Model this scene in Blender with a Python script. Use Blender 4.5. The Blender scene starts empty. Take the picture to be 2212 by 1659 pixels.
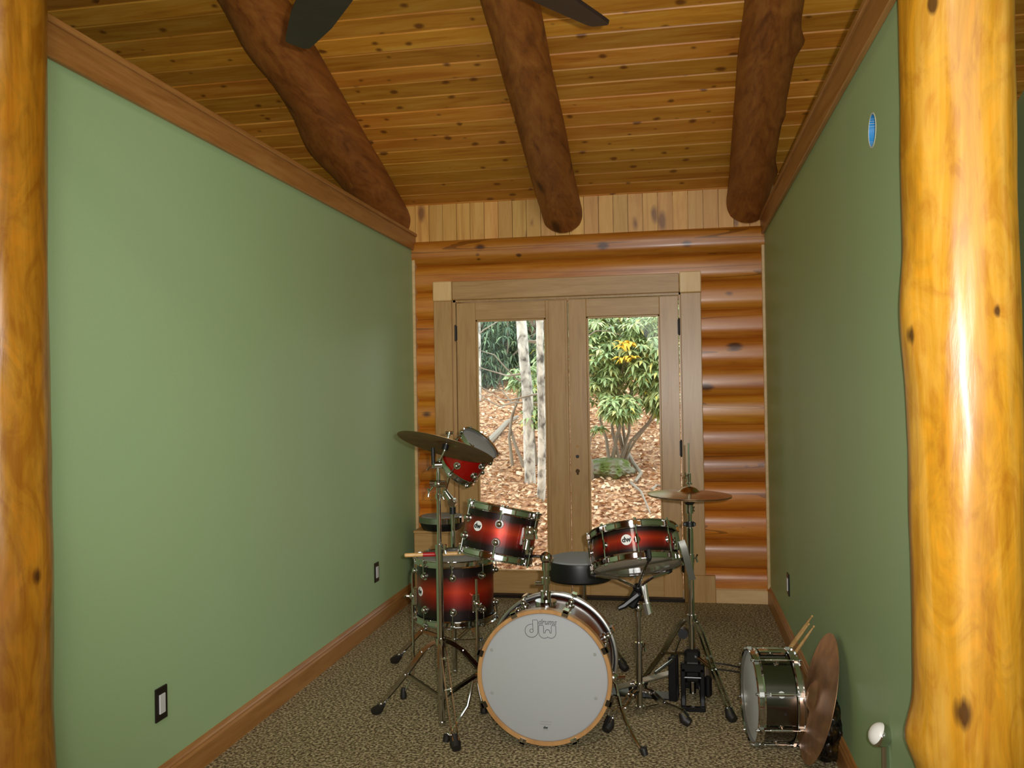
import bpy, math, random
from mathutils import Vector as V, Matrix as M, noise as NZ
random.seed(7)
S = bpy.context.scene; C = S.collection
PI = math.pi
sin, cos = math.sin, math.cos
# ------------------------------------------------------------------ camera
H_EYE = 1.4199
YAW, PITCH, ROLL, FPX = 0.1822, 0.009, -0.016, 1919.05
FW = V((-sin(YAW)*cos(PITCH), cos(YAW)*cos(PITCH), sin(PITCH)))
_r = V((cos(YAW), sin(YAW), 0)); _u = _r.cross(FW)
RT = _r*cos(ROLL) + _u*sin(ROLL); UP = -_r*sin(ROLL) + _u*cos(ROLL)
EYE = V((0, 0, H_EYE))
cam = bpy.data.cameras.new('camera'); cam.sensor_width = 36; cam.lens = FPX*36/2212; cam.clip_start = .05
co = bpy.data.objects.new('camera', cam); C.objects.link(co); S.camera = co
co.matrix_world = M(((RT.x, UP.x, -FW.x, 0), (RT.y, UP.y, -FW.y, 0), (RT.z, UP.z, -FW.z, H_EYE), (0, 0, 0, 1)))
def ray(u, v): return FW + RT*((u-1106)/FPX) - UP*((v-829.5)/FPX)
def at(u, v, y):                       # point of the photograph at depth y
    d = ray(u, v); return EYE + d*(y/d.y)
def onz(u, v, z=0):
    d = ray(u, v); return EYE + d*((z-H_EYE)/d.z)
def onx(u, v, x):
    d = ray(u, v); return EYE + d*(x/d.x)
# ------------------------------------------------------------------ view, sky, lights
S.view_settings.view_transform = 'Standard'; S.view_settings.look = 'None'
S.view_settings.gamma = 1; S.view_settings.use_curve_mapping = False
S.view_settings.exposure = 0.0
w = bpy.data.worlds.new('overcast_sky'); S.world = w; w.use_nodes = True
w.node_tree.nodes['Background'].inputs[0].default_value = (.86, .93, 1, 1)
w.node_tree.nodes['Background'].inputs[1].default_value = 4.2
def light(name, kind, loc, aim, power, col, **k):
    l = bpy.data.lights.new(name, kind); l.energy = power; l.color = col
    for a, b in k.items(): setattr(l, a, b)
    o = bpy.data.objects.new(name, l); C.objects.link(o); o.location = loc
    o.rotation_euler = (V(aim)-V(loc)).to_track_quat('-Z', 'Y').to_euler(); return o
# the flash of the camera, a hand's breadth right of and above the lens
light('camera_flash', 'SPOT', EYE+RT*.055+UP*.03, EYE+FW*5+RT*.35+UP*.25, 310, (1, .98, .95), spot_size=math.radians(86), spot_blend=.85, shadow_soft_size=.012)
# broad fill added as daylight from the great room behind, with no windows built
light('rear_daylight_fill', 'AREA', (.6, -3.8, 2.6), (-.7, 4.5, 1.7), 280, (.97, 1, .97), shape='RECTANGLE', size=6.6, size_y=4.4)
light('overhead_warm_fill', 'AREA', (-.3, -1.2, 4.2), (-.5, 1.2, 0), 50, (1, .9, .75), shape='DISK', size=.8)  # warm fill added overhead, no lamp hangs there
# ------------------------------------------------------------------ mesh helpers
class MB:
    def __init__(s): s.v = []; s.f = []
    def add(s, vs, fs):
        o = len(s.v); s.v += [V(p) for p in vs]; s.f += [[i+o for i in f] for f in fs]; return s
    def box(s, a, b, m=None):
        x0, y0, z0 = a; x1, y1, z1 = b
        vs = [V(p) for p in ((x0,y0,z0),(x1,y0,z0),(x1,y1,z0),(x0,y1,z0),(x0,y0,z1),(x1,y0,z1),(x1,y1,z1),(x0,y1,z1))]
        if m: vs = [m @ p for p in vs]
        return s.add(vs, [(3,2,1,0),(4,5,6,7),(0,1,5,4),(1,2,6,5),(2,3,7,6),(3,0,4,7)])
    def bbox(s, a, b, c=.004, m=None):   # box with chamfered edges
        lo, hi = V(a), V(b); vs = []; idx = {}
        for ix in (0,1):
            for iy in (0,1):
                for iz in (0,1):
                    for ax in range(3):
                        p = V([(hi if (ix,iy,iz)[k] else lo)[k] for k in range(3)])
                        for k in range(3):
                            if k != ax: p[k] += -c if (ix,iy,iz)[k] else c
                        idx[ix,iy,iz,ax] = len(vs); vs.append(m @ p if m else p)
        I = idx; fs = []
        for ax in range(3):
            o1, o2 = [k for k in range(3) if k != ax]
            for sd in (0,1):
                q = []
                for (p1,p2) in ((0,0),(1,0),(1,1),(0,1)):
                    t = [0,0,0]; t[ax] = sd; t[o1] = p1; t[o2] = p2; q.append(I[t[0],t[1],t[2],ax])
                fs.append(q)
            for p1 in (0,1):
                for p2 in (0,1):
                    t0 = [0,0,0]; t0[o1] = p1; t0[o2] = p2; t1 = list(t0); t1[ax] = 1
                    fs.append([I[(*t0,o1)], I[(*t1,o1)], I[(*t1,o2)], I[(*t0,o2)]])
        for ix in (0,1):
            for iy in (0,1):
                for iz in (0,1): fs.append([I[ix,iy,iz,0], I[ix,iy,iz,1], I[ix,iy,iz,2]])
        return s.add(vs, fs)
    def lathe(s, prof, n=32, m=None, a0=0, a1=2*PI, close=False):
        full = abs(a1-a0-2*PI) < 1e-6; k = n if full else n+1
        vs = []; fs = []; rows = []
        for r, z in prof:
            if r < 1e-7: rows.append([len(vs)]); vs.append(V((0,0,z)))
            else:
                rows.append(list(range(len(vs), len(vs)+k)))
                vs += [V((r*cos(a0+(a1-a0)*i/n), r*sin(a0+(a1-a0)*i/n), z)) for i in range(k)]
        prs = list(zip(rows, rows[1:])) + ([(rows[-1], rows[0])] if close else [])
        for A, B in prs:
            for i in range(n):
                j = (i+1) % k
                if len(A) == 1 and len(B) == 1: continue
                if len(A) == 1: fs.append((A[0], B[j], B[i]))
                elif len(B) == 1: fs.append((A[i], A[j], B[0]))
                else: fs.append((A[i], A[j], B[j], B[i]))
        if m: vs = [m @ p for p in vs]
        return s.add(vs, fs)
    def sweep(s, pts, r, n=10, closed=False, sec=None):
        pts = [V(p) for p in pts]; N = len(pts)
        rs = r if isinstance(r, (list, tuple)) else [r]*N
        vs = []; fs = []; nrm = None
        for i in range(N):
            a = pts[(i-1) % N] if (closed or i) else pts[0]
            b = pts[(i+1) % N] if (closed or i < N-1) else pts[-1]
            t = (b-a).normalized()
            if nrm is None: nrm = t.orthogonal().normalized() if sec is None else (V(sec[2])-t*t.dot(V(sec[2]))).normalized()
            else: nrm = (nrm - t*t.dot(nrm)).normalized()
            bn = t.cross(nrm)
            if sec is None: vs += [pts[i] + (nrm*cos(2*PI*k/n) + bn*sin(2*PI*k/n))*rs[i] for k in range(n)]
            else:
                n = 4; hw, ht = sec[0]/2, sec[1]/2
                vs += [pts[i]+nrm*a_*ht+bn*b_*hw for a_, b_ in ((1,1),(1,-1),(-1,-1),(-1,1))]
        for i in range(N if closed else N-1):
            j = (i+1) % N
            for k in range(n): fs.append((i*n+k, i*n+(k+1) % n, j*n+(k+1) % n, j*n+k))
        if not closed: fs += [list(range(n))[::-1], [(N-1)*n+k for k in range(n)]]
        return s.add(vs, fs)
    def cyl(s, a, b, r, n=14): return s.sweep([a, b], r, n)
    def ball(s, c, r, n=14, m=None, sz=1):
        pr = [(r*sin(PI*i/8)*1, -r*sz*cos(PI*i/8)) for i in range(9)]; pr[0] = (0, -r*sz); pr[-1] = (0, r*sz)
        mm = M.Translation(c) @ (m if m else M.Identity(4)); return s.lathe(pr, n, mm)
    def disc(s, c, nrm, r, h, n=24):
        m = M.Translation(c) @ V(nrm).to_track_quat('Z', 'Y').to_matrix().to_4x4()
        return s.lathe([(0,0),(r,0),(r,h*.7),(r*.94,h),(0,h)], n, m)
ROOT = {}
def obj(name, mb, m, parent=None, world=None, label=None, smooth=True, ang=35):
    me = bpy.data.meshes.new(name)
    vs = mb.v
    root = parent
    while root is not None and root.parent is not None: root = root.parent
    if world is None: world = root is not None and ROOT.get(root.name, (None, False))[1]
    if root is not None and world:
        inv = ROOT[root.name][0].inverted(); vs = [inv @ p for p in vs]
    me.from_pydata([tuple(p) for p in vs], [], mb.f); me.update()
    import bmesh as _b
    b = _b.new(); b.from_mesh(me); _b.ops.recalc_face_normals(b, faces=b.faces); b.to_mesh(me); b.free()
    if smooth:
        me.polygons.foreach_set('use_smooth', [True]*len(me.polygons)); me.set_sharp_from_angle(angle=math.radians(ang))
    me.materials.append(m)
    o = bpy.data.objects.new(name, me); C.objects.link(o); o.parent = parent
    if label: o['label'] = label
    return o
def thing(name, label, cat, loc=(0,0,0), rot=None, group=None, world=True):
    """Empty at the base of a thing. world=True: its parts are given in room coordinates."""
    o = bpy.data.objects.new(name, None); C.objects.link(o); o.empty_display_size = .05
    mt = M.Translation(loc) @ (rot.to_4x4() if rot else M.Identity(4)); o.matrix_world = mt
    o['label'] = label; o['category'] = cat
    if group: o['group'] = group
    ROOT[o.name] = (mt, world); return o
def tag(o, label, cat, group=None, kind=None):
    o['label'] = label; o['category'] = cat
    if group: o['group'] = group
    if kind: o['kind'] = kind
    return o
def struct(name, mb, m, label=None, cat=None, **k):
    o = obj(name, mb, m, **k); o['kind'] = 'structure'
    if label: o['label'] = label
    if cat: o['category'] = cat
    return o
def text(name, body, size, m, parent, mt, outline=0, shear=0, world=False, align='CENTER', bold=0):
    cu = bpy.data.curves.new(name, 'FONT'); cu.body = body; cu.size = size; cu.align_x = align; cu.align_y = 'CENTER'; cu.shear = shear
    cu.resolution_u = 4
    if outline: cu.fill_mode = 'NONE'; cu.bevel_depth = outline; cu.bevel_resolution = 0
    else: cu.extrude = .0004; cu.offset = bold
    t = bpy.data.objects.new(name, cu); C.objects.link(t); bpy.context.view_layer.update()
    me = bpy.data.meshes.new_from_object(t.evaluated_get(bpy.context.evaluated_depsgraph_get()))
    bpy.data.objects.remove(t); me.name = name; me.materials.clear(); me.materials.append(m)
    root = parent
    while root.parent is not None: root = root.parent
    if world: mt = ROOT[root.name][0].inverted() @ mt
    me.transform(mt)
    o = bpy.data.objects.new(name, me); C.objects.link(o); o.parent = parent; return o
def lin(h):
    h = h.lstrip('#'); c = [int(h[i:i+2], 16)/255 for i in (0, 2, 4)]
    return tuple([(x/12.92 if x <= .04045 else ((x+.055)/1.055)**2.4) for x in c] + [1])
# ------------------------------------------------------------------ materials
def base(name, col, rough=.5, metal=0, **k):
    m = bpy.data.materials.new(name); m.use_nodes = True; b = m.node_tree.nodes['Principled BSDF']
    b.inputs['Base Color'].default_value = lin(col) if isinstance(col, str) else (*col, 1)[:4]
    b.inputs['Roughness'].default_value = rough; b.inputs['Metallic'].default_value = metal
    for a, v in k.items(): b.inputs[a.replace('_', ' ')].default_value = v
    return m
class NT:
    def __init__(s, m): s.t = m.node_tree; s.b = s.t.nodes['Principled BSDF']
    def n(s, kind, **k):
        x = s.t.nodes.new('ShaderNode'+kind)
        for a, v in k.items():
            if a in x.inputs: x.inputs[a].default_value = v
            else: setattr(x, a, v)
        return x
    def l(s, a, b): s.t.links.new(a, b)
    def val(s, x, i):
        if hasattr(x, 'links') or hasattr(x, 'is_output'): s.l(x, i)
        else: i.default_value = x
    def math(s, op, a, b=None, clamp=False):
        x = s.n('Math', operation=op); x.use_clamp = clamp; s.val(a, x.inputs[0])
        if b is not None: s.val(b, x.inputs[1])
        return x.outputs[0]
    def obj(s): return s.n('TexCoord').outputs['Object']
    def gen(s): return s.n('TexCoord').outputs['Generated']
    def map(s, v, scale=(1,1,1), loc=(0,0,0)):
        x = s.n('Mapping'); s.l(v, x.inputs[0]); x.inputs['Scale'].default_value = scale; x.inputs['Location'].default_value = loc; return x.outputs[0]
    def noise(s, v, scale, detail=3, dist=0, rough=.5):
        x = s.n('TexNoise'); s.l(v, x.inputs['Vector']); x.inputs['Scale'].default_value = scale
        x.inputs['Detail'].default_value = detail; x.inputs['Distortion'].default_value = dist; x.inputs['Roughness'].default_value = rough; return x
    def ramp(s, f, stops, interp='LINEAR'):
        x = s.n('ValToRGB'); s.l(f, x.inputs[0]); e = x.color_ramp.elements; x.color_ramp.interpolation = interp
        while len(e) < len(stops): e.new(.5)
        for q, (p, c) in zip(e, stops):
            q.position = p; q.color = lin(c) if isinstance(c, str) else (c, c, c, 1) if not hasattr(c, '__len__') else c
        return x.outputs[0]
    def mix(s, f, a, b, mode='MIX'):
        x = s.n('Mix', data_type='RGBA', blend_type=mode); s.val(f, x.inputs[0])
        for v, i in ((a, x.inputs[6]), (b, x.inputs[7])):
            if isinstance(v, str): i.default_value = lin(v)
            elif isinstance(v, tuple): i.default_value = v
            else: s.l(v, i)
        return x.outputs[2]
    def bump(s, h, st=.3, d=.01):
        x = s.n('Bump'); s.l(h, x.inputs['Height']); x.inputs['Strength'].default_value = st; x.inputs['Distance'].default_value = d
        s.l(x.outputs[0], s.b.inputs['Normal'])
def wood(name, dark, mid, light_, axis='X', rough=.4, plank=None, knots=0, knotcol='#4a2408', fine=1.0, spots=(), bump=.12, vary=.35, coat=0, check=0, knotplane=None, blotch=0, kstretch=.45):
    m = base(name, mid, rough); t = NT(m); v = t.obj(); sep = t.n('SeparateXYZ'); t.l(v, sep.inputs[0])
    rnd = None
    if plank:
        ax, o0, wd = plank
        idx = t.math('FLOOR', t.math('DIVIDE', t.math('SUBTRACT', sep.outputs[ax], o0), wd))
        wn = t.n('TexWhiteNoise', noise_dimensions='1D'); t.l(idx, wn.inputs['W']); rnd = wn.outputs['Value']
        off = t.n('CombineXYZ'); o7 = t.math('MULTIPLY', rnd, 37.0)
        for i in range(3): t.l(o7, off.inputs[i])
        ad = t.n('VectorMath', operation='ADD'); t.l(v, ad.inputs[0]); t.l(off.outputs[0], ad.inputs[1]); v = ad.outputs[0]
    sc = {'X': (.7, 9, 9), 'Y': (9, .7, 9), 'Z': (9, 9, .7)}[axis]
    g = t.noise(t.map(v, tuple(a*fine for a in sc)), 1.6, 6, 1.1, .62)
    f2 = t.noise(t.map(v, tuple(a*fine*5 for a in sc)), 1.5, 3, .3)
    fac = t.math('ADD', t.math('MULTIPLY', g.outputs[0], .8), t.math('MULTIPLY', f2.outputs[0], .22))
    col = t.ramp(fac, [(.3, dark), (.5, mid), (.7, light_)])
    if rnd is not None:
        hs = t.n('HueSaturation'); t.l(col, hs.inputs['Color'])
        t.l(t.math('ADD', t.math('MULTIPLY', rnd, vary), 1-vary*.55), hs.inputs['Value'])
        wn2 = t.n('TexWhiteNoise', noise_dimensions='1D'); t.l(t.math('ADD', idx, 91.7), wn2.inputs['W'])
        t.l(t.math('ADD', t.math('MULTIPLY', wn2.outputs[0], .014), .494), hs.inputs['Hue']); col = hs.outputs[0]
    if knots:
        ks = {'X': (kstretch, 1.15, 1.15), 'Y': (1.15, kstretch, 1.15), 'Z': (1.15, 1.15, kstretch)}[axis]
        pl = knotplane
        kv = t.noise(v, 9, 2); mx = t.n('VectorMath', operation='MULTIPLY_ADD'); t.l(kv.outputs['Color'], mx.inputs[0])
        mx.inputs[1].default_value = (.03, .03, .03); t.l(v, mx.inputs[2])
        vo = t.n('TexVoronoi'); kp_ = t.map(mx.outputs[0], ks); vo.inputs['Scale'].default_value = knots
        if pl:
            s4 = t.n('SeparateXYZ'); c4 = t.n('CombineXYZ'); t.l(kp_, s4.inputs[0]); vo.voronoi_dimensions = '2D'
            for i4, ch in enumerate(pl): t.l(s4.outputs[ch], c4.inputs[i4])
            kp_ = c4.outputs[0]
        t.l(kp_, vo.inputs['Vector'])
        s2 = t.n('SeparateColor'); t.l(vo.outputs['Color'], s2.inputs[0])
        rad = t.math('MULTIPLY', t.math('SUBTRACT', s2.outputs[0], .3), .3)
        d = t.math('DIVIDE', t.math('SUBTRACT', rad, vo.outputs['Distance']), .11, clamp=True)
        col = t.mix(t.math('MULTIPLY', d, .8), col, knotcol)
    for (p, r) in spots:
        dn = t.n('VectorMath', operation='DISTANCE'); sv = t.map(t.obj(), {'X': (.6,1,1), 'Y': (1,.6,1), 'Z': (1,1,.6)}[axis]); t.l(sv, dn.inputs[0])
        q = V(p); k = 'XYZ'.index(axis); q[k] *= .6; dn.inputs[1].default_value = q
        wob = t.math('MULTIPLY', t.math('SUBTRACT', f2.outputs[0], .5), r*.9)
        d = t.math('DIVIDE', t.math('SUBTRACT', t.math('ADD', r, wob), dn.outputs['Value']), r*.45, clamp=True)
        col = t.mix(t.math('MULTIPLY', d, .88), col, '#3a1a0a')
    if blotch:
        bn = t.noise(t.map(v, {'X': (.5,1,1), 'Y': (1,.5,1), 'Z': (1,1,.42)}[axis]), 11, 5, 2.2, .6)
        col = t.mix(blotch, col, t.ramp(bn.outputs[0], [(.36, '#a08a6c'), (.5, '#bcbcbc'), (.64, '#d6cab4')]), 'OVERLAY')
    if check:
        cs = {'X': (.25, 6, 6), 'Y': (6, .25, 6), 'Z': (6, 6, .25)}[axis]
        ck = t.noise(t.map(v, cs), check, 2, .4); cf = t.math('COMPARE', ck.outputs[0], .5); cf.node.inputs[2].default_value = .0035
        col = t.mix(t.math('MULTIPLY', cf, .55), col, knotcol)
    t.l(col, t.b.inputs['Base Color'])
    if coat: t.b.inputs['Coat Weight'].default_value = coat; t.b.inputs['Coat Roughness'].default_value = .18
    t.bump(fac, bump, .004)
    return m
def paint(name, col, rough=.6, sc=120, amt=.04, spec=.4):
    m = base(name, col, rough); t = NT(m); n = t.noise(t.obj(), sc, 3); n2 = t.noise(t.obj(), 1.3, 2)
    c = t.mix(amt, col, n.outputs['Color'], 'OVERLAY'); c = t.mix(amt*.8, c, n2.outputs['Color'], 'OVERLAY')
    t.l(c, t.b.inputs['Base Color']); t.bump(n.outputs[0], .08, .002); t.b.inputs['Specular IOR Level'].default_value = spec; return m
D = 6.067; XL = -1.8185; XR = .5895; ZT = 2.432; LOG = .1915; SL = .34; ZC = 2.758; PW = .131
CT = 1/math.hypot(1, SL)
GREEN = paint('green_wall_paint', '#a2be8e', .5)
CEIL = wood('pine_ceiling_planks', '#a25c18', '#c68228', '#d69c42', 'X', .42, plank=('Y', D, PW*CT), knots=7.5, knotplane='XY', vary=.42, kstretch=.8, knotcol='#5a2a0a')
GABLE = wood('pine_vertical_planks', '#b0782a', '#cd9846', '#d8a858', 'Z', .45, plank=('X', -5, .1), knots=5.0, knotplane='XZ', vary=.3, knotcol='#6a3a14')
LOGM = wood('orange_log_wood', '#a2580f', '#bc741e', '#cc8a34', 'X', .36, plank=('Z', .0295, LOG), vary=.4, bump=.1, coat=.15, check=.9,
  spots=[((-.47,D-.028,2.40),0.034),((.09,D-.028,2.39),0.027),((-1.32,D-.028,2.43),0.030),((-1.34,D-.028,2.38),0.015),((-1.05,D-.028,2.365),0.018),((-1.335,D-.028,2.345),0.014),((.39,D-.028,1.70),0.041),((.38,D-.028,1.575),0.032),((.2,D-.028,1.43),0.041),((.36,D-.028,2.05),0.024),((.31,D-.028,.71),0.024),((.42,D-.028,.5),0.016),((-1.73,D-.028,1.27),0.030),((.25,D-.028,1.02),0.016),((.45,D-.028,.9),0.019)])
BEAM = wood('dark_log_beam_wood', '#613210', '#8c521e', '#a4682a', 'Y', .55, knots=3.5, knotplane='XY', knotcol='#2a1004', fine=1.0, bump=.5, spots=[(tuple(onx(a_, b_, x_)), r_) for a_, b_, x_, r_ in ((700, 345, -1.86, .05), (655, 200, -1.87, .05), (735, 385, -1.85, .05), (620, 30, -1.9, .06), (690, 300, -1.86, .03), (800, 430, -1.85, .05), (1690, 128, .44, .03), (1642, 145, .44, .015), (1682, 292, .45, .02), (1640, 385, .47, .03))])
POST_R = wood('golden_log_post_wood', '#a06810', '#bd861e', '#cf9e44', 'Z', .34, fine=.8, bump=.5, coat=.12, blotch=.5,
  spots=[(tuple(at(a_, b_, y_)), r_) for a_, b_, y_, r_ in ((2078, 1545, 2.2, .03), (2080, 1510, 2.2, .008), (2150, 672, 2.215, .012), (1972, 722, 2.29, .018), (2015, 8, 2.23, .018), (1963, 1492, 2.31, .014))])
POST_L = wood('dimmed_log_post_wood', '#8a540c', '#a87018', '#ba862a', 'Z', .3, fine=.8, bump=.5, coat=.12, blotch=.6,  # post wood made darker, the weaker flash on this side is put into the colour
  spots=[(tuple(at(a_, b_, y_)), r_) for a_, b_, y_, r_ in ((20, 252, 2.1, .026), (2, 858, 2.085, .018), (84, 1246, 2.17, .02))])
OAK = wood('oak_trim', '#8a5a2a', '#a5713a', '#b58248', 'Y', .42, fine=1.4, bump=.1)
FIR_V = wood('tan_fir_door_wood', '#9e7844', '#b28a54', '#bc9762', 'Z', .33, fine=1.6, bump=.1)
FIR_H = wood('tan_fir_rail_wood', '#9e7844', '#b08953', '#bc9762', 'X', .4, fine=1.6, bump=.1)
MAPLE = wood('pale_maple_block', '#cfa468', '#dcb67c', '#e6c690', 'Z', .4, fine=.8, bump=.08)
PALE = wood('pale_base_board', '#c09a66', '#cfab78', '#d9ba88', 'X', .45, fine=1.2, bump=.08)
CHROME = base('chrome', (.58, .575, .565), .08, 1)
SATIN = base('satin_steel', (.5, .5, .48), .28, 1)
BLACKN = base('black_nickel', (.16, .15, .14), .16, 1)
RUBBER = base('black_rubber', '#16120f', .55)
BLACK = base('black_vinyl', '#131314', .42)
BLKMET = base('black_painted_metal', '#141415', .3, .3)
GREYTOP = paint('grey_seat_fabric', '#8b8d8e', .85, 300, .15)
BRONZE = base('dark_bronze', '#8c6a3c', .3, 1)
BRONZE2 = base('bright_bronze', '#c08a58', .18, 1)
HEADW = paint('white_coated_drumhead', '#969898', .6, 400, .05)
HEADC = base('clear_drumhead', '#b7ad9c', .12, 0, Specular_IOR_Level=.8)
HOOPWOOD = wood('maple_bass_hoop', '#8f683c', '#a57b4c', '#b18956', 'X', .3, fine=.8, bump=.05, coat=.4)
INK = base('black_ink', '#1a1a1c', .5)
GREYINK = base('grey_ink', '#84847f', .6)
BADGE = base('white_badge', '#dcdcd8', .35)
STICK = wood('hickory_stick', '#b98a50', '#d2a668', '#dfba80', 'X', .4, fine=2, bump=.04)
REDTAPE = base('red_tape', '#a81818', .4)
BLUEBOX = base('blue_plastic', '#2f80bb', .4)
PLASTER = base('plaster_edge', '#d2d4c4', .8)
DARKPLATE = base('dark_bronze_plate', '#241d18', .35, .4)
WHITEPL = base('white_plastic', '#cfcfcf', .4)
FANM = wood('dark_fan_blade_wood', '#1c1210', '#281a16', '#30201c', 'X', .5, fine=1.4, bump=.03)
def cymbal_mat(name, col, rough):
    m = base(name, col, rough, 1); t = NT(m); v = t.obj(); s = t.n('SeparateXYZ'); t.l(v, s.inputs[0])
    r = t.math('SQRT', t.math('ADD', t.math('POWER', s.outputs[0], 2.), t.math('POWER', s.outputs[1], 2.)))
    wv = t.math('SINE', t.math('MULTIPLY', r, 1500.)); n = t.noise(v, 14, 4)
    t.l(t.mix(.35, col, t.ramp(n.outputs[0], [(.35, '#5a4020'), (.65, '#d8b080')]), 'OVERLAY'), t.b.inputs['Base Color'])
    t.bump(wv, .06, .0005); return m
CYMDARK = cymbal_mat('aged_bronze_cymbal', '#988462', .45)
CYMHAT = cymbal_mat('polished_bronze_cymbal', '#c2ac8a', .22)
CYMRIDE = cymbal_mat('copper_bronze_cymbal', '#c6a484', .5)
def burst(name):                     # sunburst lacquer: red heart fading to black bands at both rims
    m = base(name, '#5a0a04', .42, .55, Coat_Weight=.3, Coat_Roughness=.06); t = NT(m); s = t.n('SeparateXYZ'); t.l(t.gen(), s.inputs[0])
    n = t.noise(t.map(t.obj(), (30, 30, 1.5)), 1.5, 3)
    z = t.math('ADD', s.outputs[2], t.math('MULTIPLY', t.math('SUBTRACT', n.outputs[0], .5), .05))
    c = t.ramp(z, [(.05, '#080303'), (.2, '#1c0605'), (.44, '#8c1806'), (.54, '#a82c09'), (.8, '#1c0605'), (.95, '#080303')])
    t.l(c, t.b.inputs['Base Color']); return m
BURST = burst('red_sunburst_lacquer')
REDL = base('bright_red_lacquer', '#860e07', .14)
MAHOG = wood('mahogany_lacquer', '#30100a', '#4a180e', '#5e2212', 'Z', .16, fine=1, bump=.0, coat=.15)
def carpet():
    m = base('speckled_carpet', '#7c6a48', .95); t = NT(m); v = t.obj()
    a = t.noise(v, 88, 2, .3); b = t.noise(v, 50, 3, .4); d = t.noise(v, 1.3, 3); e = t.noise(v, 240, 2)
    c = t.ramp(a.outputs[0], [(.4, '#3a2b24'), (.48, '#70604c'), (.54, '#aa9a78'), (.61, '#c4b694')])
    c = t.mix(t.ramp(b.outputs[0], [(.52, 0.), (.6, .55)]), c, '#6f6c48')
    c = t.mix(t.math('MULTIPLY', d.outputs[0], .3), c, '#b9a676')
    c = t.mix(.3, c, e.outputs['Color'], 'OVERLAY')
    t.l(c, t.b.inputs['Base Color']); t.b.inputs['Specular IOR Level'].default_value = .1
    t.bump(t.math('ADD', e.outputs[0], a.outputs[0]), .8, .006); return m
CARPET = carpet()
def glass():
    m = bpy.data.materials.new('window_glass'); m.use_nodes = True; t = m.node_tree; t.nodes.clear()
    o = t.nodes.new('ShaderNodeOutputMaterial'); x = t.nodes.new('ShaderNodeMixShader'); tr = t.nodes.new('ShaderNodeBsdfTransparent')
    gl = t.nodes.new('ShaderNodeBsdfGlossy'); gl.inputs['Roughness'].default_value = .02; fr = t.nodes.new('ShaderNodeFresnel'); fr.inputs[0].default_value = 1.4
    tr.inputs[0].default_value = (.95, .97, .96, 1)
    t.links.new(fr.outputs[0], x.inputs[0]); t.links.new(tr.outputs[0], x.inputs[1]); t.links.new(gl.outputs[0], x.inputs[2]); t.links.new(x.outputs[0], o.inputs[0]); return m
GLASS = glass()
# ------------------------------------------------------------------ room shell
fl = MB().box((-5, -4, -.12), (4, D+.05, 0)); struct('floor', fl, CARPET, 'brown and olive speckled carpet', 'carpet', smooth=False)
cm = MB(); k = 0                                          # ceiling: bevelled tongue-and-groove boards up the slope
L = (D+.25+4)/CT; n = int(L/PW)+1
e1 = V((0, -CT, SL*CT)); nn = V((0, SL*CT, CT)); o0 = V((0, D, ZC))
for k in range(-2, n):
    prof = [(k*PW, .004), (k*PW+.001, .006), (k*PW+.007, 0), ((k+1)*PW-.007, 0), ((k+1)*PW-.001, .006), ((k+1)*PW, .004)]
    vs = []
    for x in (-5, 4): vs += [V((x, 0, 0)) + o0 + e1*a + nn*b for a, b in prof]
    cm.add(vs, [(i, i+1, i+7, i+6) for i in range(5)])
a, b = o0+e1*(-2*PW)+nn*.08, o0+e1*(n*PW)+nn*.08
cm.add([a+V((-5,0,0)), a+V((4,0,0)), b+V((4,0,0)), b+V((-5,0,0))], [(0,1,2,3)])
struct('ceiling', cm, CEIL, 'sloping ceiling of knotty pine boards', 'ceiling', smooth=False)
lm = MB()                                                 # half-log courses, split round the door opening
zs = [0.0295-LOG] + [.0295+LOG*i for i in range(12)] + [2.318, 2.503]
zs = sorted(set([round(z, 4) for z in zs if z < 2.2] + [2.136, 2.322, 2.503]))
zs = [z for z in zs if not (2.05 < z < 2.13)]
OP0, OP1, OPT = -1.56, .075, 2.11
def logrow(x0, x1, z0, z1, bulge):
    N = 12; vs = []; cols = [x0 + (x1-x0)*i/16 for i in range(17)]
    for x in cols:
        for i in range(N+1):
            q = -1 + 2*i/N; wob = .006*NZ.noise(V((x*1.1, z0*7, 0)))
            vs.append((x, D+.035-bulge*(1-abs(q)**3)**.6+wob, z0+(z1-z0)*i/N))
    fs = [(a*(N+1)+i, (a+1)*(N+1)+i, (a+1)*(N+1)+i+1, a*(N+1)+i+1) for a in range(16) for i in range(N)]
    lm.add(vs, fs)
for z0, z1 in zip(zs, zs[1:]):
    z0 = max(z0, 0)
    if z1 - z0 < .02: continue
    if z0 < OPT-.03: logrow(XL-.13, OP0, z0, z1, .05); logrow(OP1, XR+.13, z0, z1, .05)
    else: logrow(XL-.13, XR+.13, z0, z1, .075 if z1 > 2.45 else .05)
for b in (((XL-.13, D+.04, 0), (OP0, D+.24, 2.51)), ((OP1, D+.04, 0), (XR+.13, D+.24, 2.51)), ((OP0, D+.04, OPT), (OP1, D+.24, 2.51)), ((OP0, D+.04, -.15), (OP1, D+.24, -.001))): lm.box(*b)
struct('wall_back', lm, LOGM, 'back wall of varnished orange half logs', 'wall', ang=50)
gm = MB()
x = -5.0; i = 0
while x < 4:
    gm.box((x+.0015, D+.012+.002*(i % 2), 2.495), (x+.0985, D+.06, 3.0)); x += .1; i += 1
gm.box((-5, D+.06, 2.495), (4, D+.24, 3.1)); gm.box((-5, D+.04, -.1), (XL-.12, D+.24, 2.5)); gm.box((XR+.12, D+.04, -.1), (4, D+.24, 2.5))
struct('wall_back_gable', gm, GABLE, 'strip of upright pine boards above the logs', 'wall', smooth=False)
struct('wall_left', MB().bbox((XL-.125, 2.2, 0), (XL, D+.03, 2.5), .004), GREEN, 'long green partition wall at left', 'wall', smooth=False)
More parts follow.
